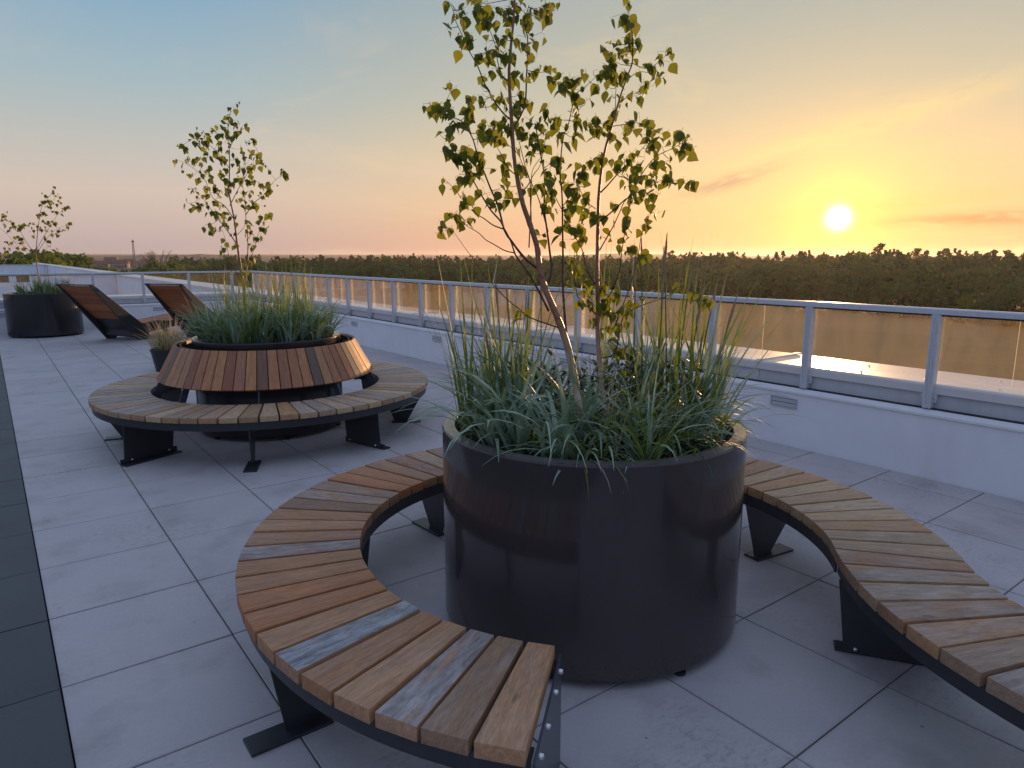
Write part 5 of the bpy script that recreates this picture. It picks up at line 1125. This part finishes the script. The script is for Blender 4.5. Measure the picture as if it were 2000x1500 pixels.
# small pot of dried grass
pt = thing('plant_pot', 'small black pot holding dried grass behind the round bench', 'pot', (1.86, 10.25, 0))
MB().lathe([(.15, .0), (.195, .27), (.205, .275), (.205, .30), (.19, .30), (.185, .27), (0, .262)], 48).obj('pot_body', M['pot'], pt, smooth=False)
auto(bpy.data.objects['pot_body'].data, 40)
grass('dried straw-coloured grass growing in the small black pot', 'dried_grass', (1.86, 10.25), .262, [
    (340, .0, .17, None, (.18, .58), (.0, 1.0), (.0, 1.1), (.005, .010), (3, 3, 3, 1), 8)])

# ================================================================== FAR LANDSCAPE
def tree_mesh(name, h, w, n, qs, mat, trunk, pine=False, seed=0):
    r = random.Random(seed); mb = MB()
    lobes = []
    if pine:
        for i in range(11):
            u = i / 10; lobes.append((r.gauss(0, w * .13), r.gauss(0, w * .13), h * (.40 + .56 * u), w * .5 * (1 - .66 * u) * r.uniform(.6, 1.15), h * .05))
    else:
        for i in range(17):
            a = r.uniform(0, 2 * PI); rr = w * .5 * r.uniform(.1, .66); z = h * r.uniform(.06, .86)
            k = 1 - abs(z / h - .4) * .7
            lobes.append((math.cos(a) * rr * k, math.sin(a) * rr * k, z, w * r.uniform(.17, .30), h * r.uniform(.09, .16)))
        lobes.append((0, 0, h * .9, w * .17, h * .1))
    for i in range(n):
        lx, ly, lz, lr, lh = r.choice(lobes)
        v = Vector((r.gauss(0, 1), r.gauss(0, 1), r.gauss(0, 1))).normalized() * r.uniform(.55, 1.05)
        c = Vector((lx + v.x * lr, ly + v.y * lr, min(lz + v.z * lh, h * r.uniform(.96, 1))))
        nrm = (v + Vector((r.gauss(0, .6), r.gauss(0, .6), r.gauss(0, .6)))).normalized()
        u = nrm.orthogonal().normalized(); w2 = nrm.cross(u); s = qs * r.uniform(.6, 1.3)
        ra = r.uniform(0, PI); u, w2 = u * math.cos(ra) + w2 * math.sin(ra), w2 * math.cos(ra) - u * math.sin(ra)
        mb.add([tuple(c + u * s), tuple(c + w2 * s * .8), tuple(c - u * s * .9), tuple(c - w2 * s * .7)], [(0, 1, 2, 3)], 0)
    if trunk:
        mb.tube([(0, 0, -.5), (.1, .05, h * .5), (0, 0, h * .86)], [w * .035, w * .025, w * .008], 6, 1)
    return mesh(name, mb.V, mb.F, [mat, M['trunk_far']], False, mb.M)
kinds = {
    'broad': [tree_mesh('broadleaf_tree', 10, 8.5, 1000, .42, M['crown'], True, seed=s) for s in (1, 2, 3, 4)],
    'lime': [tree_mesh('broadleaf_tree', 8.5, 7, 900, .36, M['crown_lime'], True, seed=s) for s in (5, 6)],
    'pine': [tree_mesh('pine_tree', 16, 6.6, 1100, .30, M['crown_pine'], True, True, seed=s) for s in (7, 8, 9)],
}
ORD = ['first', 'second', 'third', 'fourth', 'fifth', 'sixth', 'seventh', 'eighth', 'ninth', 'tenth', 'eleventh', 'twelfth', 'thirteenth', 'fourteenth']
seen = {}
def nth(key):
    seen[key] = seen.get(key, -1) + 1; return ORD[min(seen[key], 13)]
def edgeD(az):      # distance of the wood's front edge
    return float(np.interp(az, [10, 12.7, 17, 25, 35, 50, 64, 73, 80, 95], [430, 400, 372, 335, 294, 255, 214, 190, 176, 160]))
def place_tree(kind, az, D, s, label, group, name=None):
    me = random.choice(kinds[kind])
    o = thing(name or ('pine_tree' if kind == 'pine' else 'broadleaf_tree'), label, 'tree', (D * math.sin(fr(az)), D * math.cos(fr(az)), GZ), random.uniform(0, 2 * PI), group, me)
    o.scale = (s * random.uniform(.9, 1.15), s * random.uniform(.9, 1.15), s * random.uniform(.9, 1.12)); return o
secs = [(12.5, 16.5, 'behind the middle birch'), (16.5, 21, 'just right of the middle birch'), (21, 27, 'midway between both birches'), (27, 33, 'left of the nearest birch'), (33, 39, 'behind the left birch stem'), (39, 46, 'behind the right birch stem'), (46, 52, 'right of the nearest birch'), (52, 58, 'well left of the sun'), (58, 61, 'just left of the sun'), (61, 64, 'directly below the sun'), (64, 68, 'just right of the sun'), (68, 78, 'at the right edge')]
for row in range(3):
    az = 12.5
    while az < 77:
        D = edgeD(az) + row * 9 + random.uniform(-3, 3)
        sec = next(s[2] for s in secs if s[0] <= az < s[1] + .01) if az < 78 else secs[-1][2]
        lime = random.random() < (.3 if az < 45 else .12)
        rown = ('front edge', 'second row', 'third row')[row]
        kd = 'lime' if lime else 'broad'
        sc = (1.0, 1.15, 1.25)[row] * random.uniform(.75, 1.15) * (1.0 if az < 40 else 1.12)
        place_tree(kd, az, D, sc, '%s %s tree from left, %s of wood %s' % (nth((lime, row, sec)), 'yellow-green' if lime else 'dark', rown, sec),
                   '%s trees of the wood beyond the meadow' % ('yellow-green' if lime else 'dark'))
        az += math.degrees((6.4 if row else 6.8) * random.uniform(.75, 1.3) / D)
# tall pines on the skyline that can be told apart
sky_p = [(1300, 40), (1345, 55), (1362, 48), (1410, 60), (1452, 52), (1530, 62), (1580, 58), (1620, 62), (1690, 72), (1735, 46), (1765, 62), (1782, 60), (1815, 66), (1840, 60), (1862, 50), (1905, 52), (1940, 58), (1975, 56), (1250, 44), (1190, 42), (1090, 40), (1010, 40), (860, 38), (760, 36), (640, 38), (560, 40)]
for px, _ in sorted(sky_p):
    w_x = (px - 1000) / 1345; az = 37.11 + math.degrees(math.atan(w_x / math.cos(fr(10.53))))
    D = edgeD(az) + random.uniform(40, 75); top = {1690: 4.2, 1815: 3.7, 1345: 2.9, 1765: 3.4}.get(px, 1.8 + random.uniform(-.5, .9))
    if px < 1100: top = 1.2
    s = (top - GZ) / 16.2
    nm = {1690: 'tallest pine on the skyline, just right of the sun', 1815: 'pointed pine on the skyline well right of the sun', 1345: 'pine on the skyline behind the right tip of the nearest birch'}.get(px)
    if nm: place_tree('pine', az, D, s, nm, None)
    else:
        sc_ = 'right of the sun' if px > 1650 else 'left of the sun' if px > 1390 else 'behind and left of the nearest birch'
        place_tree('pine', az, D, s, '%s dark pine from left on the skyline, %s' % (nth(sc_), sc_), 'skyline pines of the wood')
# the rest of the wood as one mass: simplified crowns
def wood_mass(name, label, a0, a1, n, dmin, dmax, hfun, mat, per=70, qs=.9, seed=3):
    r = random.Random(seed); V = []; F = []
    for i in range(n):
        az = r.uniform(a0, a1); D = edgeD(az) + dmin + (dmax - dmin) * r.random() ** 1.3
        x, y = D * math.sin(fr(az)), D * math.cos(fr(az)); h = hfun(az, D) * (r.uniform(.78, .98) if r.random() < .85 else r.uniform(.96, 1.08)); w_ = r.uniform(5, 8.5); pine = r.random() < .15
        for k in range(per):
            u = r.random() ** .7
            if pine: rr = w_ * .42 * (1 - u ** 1.6 * .92); z = h * (.3 + .7 * u)
            else: rr = w_ * .55 * math.sqrt(max(0, 1 - (2 * u - .85) ** 2 if u > .42 else .9)); z = h * (.4 + .55 * u)
            a = r.uniform(0, 2 * PI); rr *= r.uniform(.6, 1)
            c = Vector((x + math.cos(a) * rr, y + math.sin(a) * rr, GZ + z))
            nr = Vector((math.cos(a) + r.gauss(0, .6), math.sin(a) + r.gauss(0, .6), r.gauss(.3, .7))).normalized()
            u_ = nr.orthogonal().normalized(); v_ = nr.cross(u_); s = qs * r.uniform(.5, 1.2)
            b = len(V); V += [tuple(c + u_ * s), tuple(c + v_ * s), tuple(c - u_ * s), tuple(c - v_ * s)]; F.append((b, b + 1, b + 2, b + 3))
    o = obj(name, mesh(name, V, F, [mat])); o['kind'] = 'stuff'; o['label'] = label; o['category'] = 'wood'; return o
wood_mass('distant_wood', 'dark wooded band reaching back from the meadow to the skyline', 11, 82, 900, 22, 170,
          lambda az, D: float(np.interp(az, [11, 25, 45, 60, 75], [15.0, 15.4, 15.6, 17.0, 16.6])) + (D - edgeD(az)) * .006, M['crown_pine'], 90, .6, 3)
wood_mass('distant_wood', 'lighter green tree mass mixed into the wood behind the meadow', 11, 82, 420, 14, 120,
          lambda az, D: float(np.interp(az, [11, 25, 45, 60, 75], [13.0, 13.2, 13.8, 14.8, 14.4])), M['crown'], 90, .65, 4)
# scrub, town, mast, bare tree on the left
for i, (az, D, s, kd) in enumerate([(1.2, 150, 1.74, 'lime'), (2.4, 145, 1.78, 'lime'), (3.4, 150, 1.80, 'lime'), (4.4, 155, 1.88, 'lime'), (5.2, 160, 1.72, 'lime'), (5.9, 165, 1.6, 'lime'), (.2, 160, 1.5, 'broad'), (6.6, 190, 1.3, 'broad'), (7.3, 200, 1.3, 'lime'), (3.0, 180, 1.6, 'broad'), (1.8, 165, 1.56, 'broad'), (4.8, 172, 1.62, 'broad'), (6.2, 178, 1.45, 'lime'), (3.8, 168, 1.6, 'broad')]):
    place_tree(kd, az, D, s, 'bright green bushy tree beyond the far roof, %s' % ['at the left edge', 'second from the left edge', 'above the dark roof vents', 'highest of the row', 'right of the highest one', 'fifth of the row', 'dark one at the far left', 'lower one before the town', 'last low one before the mast', 'dark one behind the row', 'dark one left behind the row', 'dark one behind the highest', 'last but two, pale green', 'dark one in the middle behind'][i], 'trees beyond the far roof')
for i, (az, D, s) in enumerate([(8.0, 300, .95), (8.8, 320, 1.0), (9.4, 300, 1.1), (10.0, 310, 1.15), (10.6, 300, 1.15), (11.2, 320, 1.15), (11.9, 340, 1.05), (12.5, 350, 1.0), (7.4, 330, .85), (13.2, 390, 1.25), (14.0, 385, 1.3), (15.0, 385, 1.32), (6.7, 340, .8)]):
    place_tree('broad', az, D, s * 1.12, '%s dark round tree of the clump below the mast and bare tree' % ['second', 'fourth', 'fifth', 'sixth', 'seventh', 'eighth', 'ninth', 'tenth', 'third', 'eleventh', 'twelfth', 'rightmost', 'leftmost'][i], 'dark trees between the far roof and the wood')
# bare tree
def bare_tree(label, az, D, h, w_, seed):
    r = random.Random(seed); t = thing('bare_tree', label, 'tree', (D * math.sin(fr(az)), D * math.cos(fr(az)), GZ))
    MB().tube([(0, 0, 0), (.1, 0, h * .3), (0, 0, h * .55)], [.45, .35, .25], 7).obj('trunk', M['trunk_far'], t)
    mb = MB()
    for i in range(26):
        a = r.uniform(0, 2 * PI); z0 = h * r.uniform(.25, .55); e = Vector((math.cos(a) * w_ * .5 * r.uniform(.4, 1), math.sin(a) * w_ * .5 * r.uniform(.4, 1), h * r.uniform(.66, 1)))
        mb.tube([(0, 0, z0), (e.x * .5, e.y * .5, z0 + (e.z - z0) * .6), e], [.16, .10, .04], 4)
        for k in range(14):
            s = Vector((0, 0, z0)).lerp(e, r.uniform(.4, 1)); d = Vector((r.gauss(0, 1), r.gauss(0, 1), abs(r.gauss(0, .8)))).normalized() * r.uniform(.6, 1.7)
            mb.tube([s, s + d], [.05, .025], 3, cap=False)
    mb.obj('branches', M['crown_bare'], t, kind='stuff'); return t
bare_tree('large bare round-crowned tree on the skyline right of the mast', 10.35, 330, 18.4, 14, 5)
bare_tree('pale bare tree on the skyline behind the left stem of the nearest birch', 35.6, 372, 15.9, 10, 6)
# lattice mast
t = thing('radio_mast', 'thin lattice radio mast on the skyline left of the bare tree', 'mast', (900 * math.sin(fr(8.76)), 900 * math.cos(fr(8.76)), GZ + 1))
mb = MB(); hh = 30
for sx, sy in ((-1, -1), (1, -1), (1, 1), (-1, 1)): mb.tube([(sx * 1.2, sy * 1.2, 0), (sx * .6, sy * .6, hh)], [.28, .2], 4)
mb.obj('mast_legs', M['mast'], t)
mb = MB()
for k in range(12):
    z = hh * k / 12; s0 = 1.2 - .6 * k / 12; s1 = 1.2 - .6 * (k + 1) / 12; z1 = hh * (k + 1) / 12
    mb.tube([(-s0, -s0, z), (s1, -s1, z1)], .14, 4).tube([(s0, s0, z), (-s1, s1, z1)], .14, 4).tube([(-s0, s0, z), (-s1, -s1, z1)], .14, 4)
mb.obj('bracing', M['mast'], t)
MB().box(-1.2, 1.2, -1.2, 1.2, hh, hh + 1.6).obj('antenna_platform', M['mast'], t)
MB().tube([(0, 0, hh + 1.6), (0, 0, hh + 4)], .15, 5).obj('antenna', M['mast'], t)
# town
for i, (az, D, w_, h_, z0) in enumerate([(5.2, 980, 16, 7, 0), (5.9, 1050, 12, 8, 2), (6.6, 940, 18, 6, 0), (7.3, 1020, 14, 9, 1), (7.9, 900, 15, 7, 0), (8.4, 980, 12, 8, 0), (9.1, 930, 20, 6, 0), (6.2, 860, 12, 6, -1), (7.6, 840, 10, 9, -1), (9.6, 1000, 14, 8, 0), (5.6, 900, 14, 6, 0), (11.9, 620, 30, 6, -1)]):
    lab = ['house with brown roof at the left end of the distant town', 'second house of the distant town', 'broad house of the distant town above the roof edge', 'tall house in the middle of the distant town', 'pale house of the distant town left of the mast', 'small house at the foot of the mast', 'long house right of the mast foot', 'nearer low house left in the distant town', 'narrow pale tower-like house in the distant town', 'last house of the town right of the mast', 'nearer house at the left of the distant town', 'long pale shed between the bare tree and the wood'][i]
    t = thing('distant_house', lab, 'house', (D * math.sin(fr(az)), D * math.cos(fr(az)), GZ + z0), fr(random.uniform(-30, 30)), 'houses of the distant town')
    MB().box(-w_ / 2, w_ / 2, -5, 5, 0, h_).obj('wall', M['render_far'], t)
    MB().prism([(-5.6, h_ + .01), (5.6, h_ + .01), (0, h_ + 4)], 'x', -w_ / 2 - .5, w_ / 2 + .5).obj('roof', M['roof_far'], t)
    for k in range(4): MB().box(-w_ / 2 + w_ * (k + .3) / 4, -w_ / 2 + w_ * (k + .7) / 4, -5.06, -4.98, h_ * .45, h_ * .75).obj('window', M['seam'], t)

# ================================================================== AIR
hz, hb, ho = newmat('evening_haze')
pv = hb.n('ShaderNodeVolumePrincipled'); pv.inputs['Color'].default_value = (.93, .86, .84, 1); pv.inputs['Density'].default_value = .00009; pv.inputs['Anisotropy'].default_value = .6
hz.node_tree.links.new(pv.outputs[0], ho.inputs['Volume'])
hbx = MB().box(-4500, 4500, -4500, 4500, GZ - 45, 26).obj('haze', hz); hbx['kind'] = 'stuff'
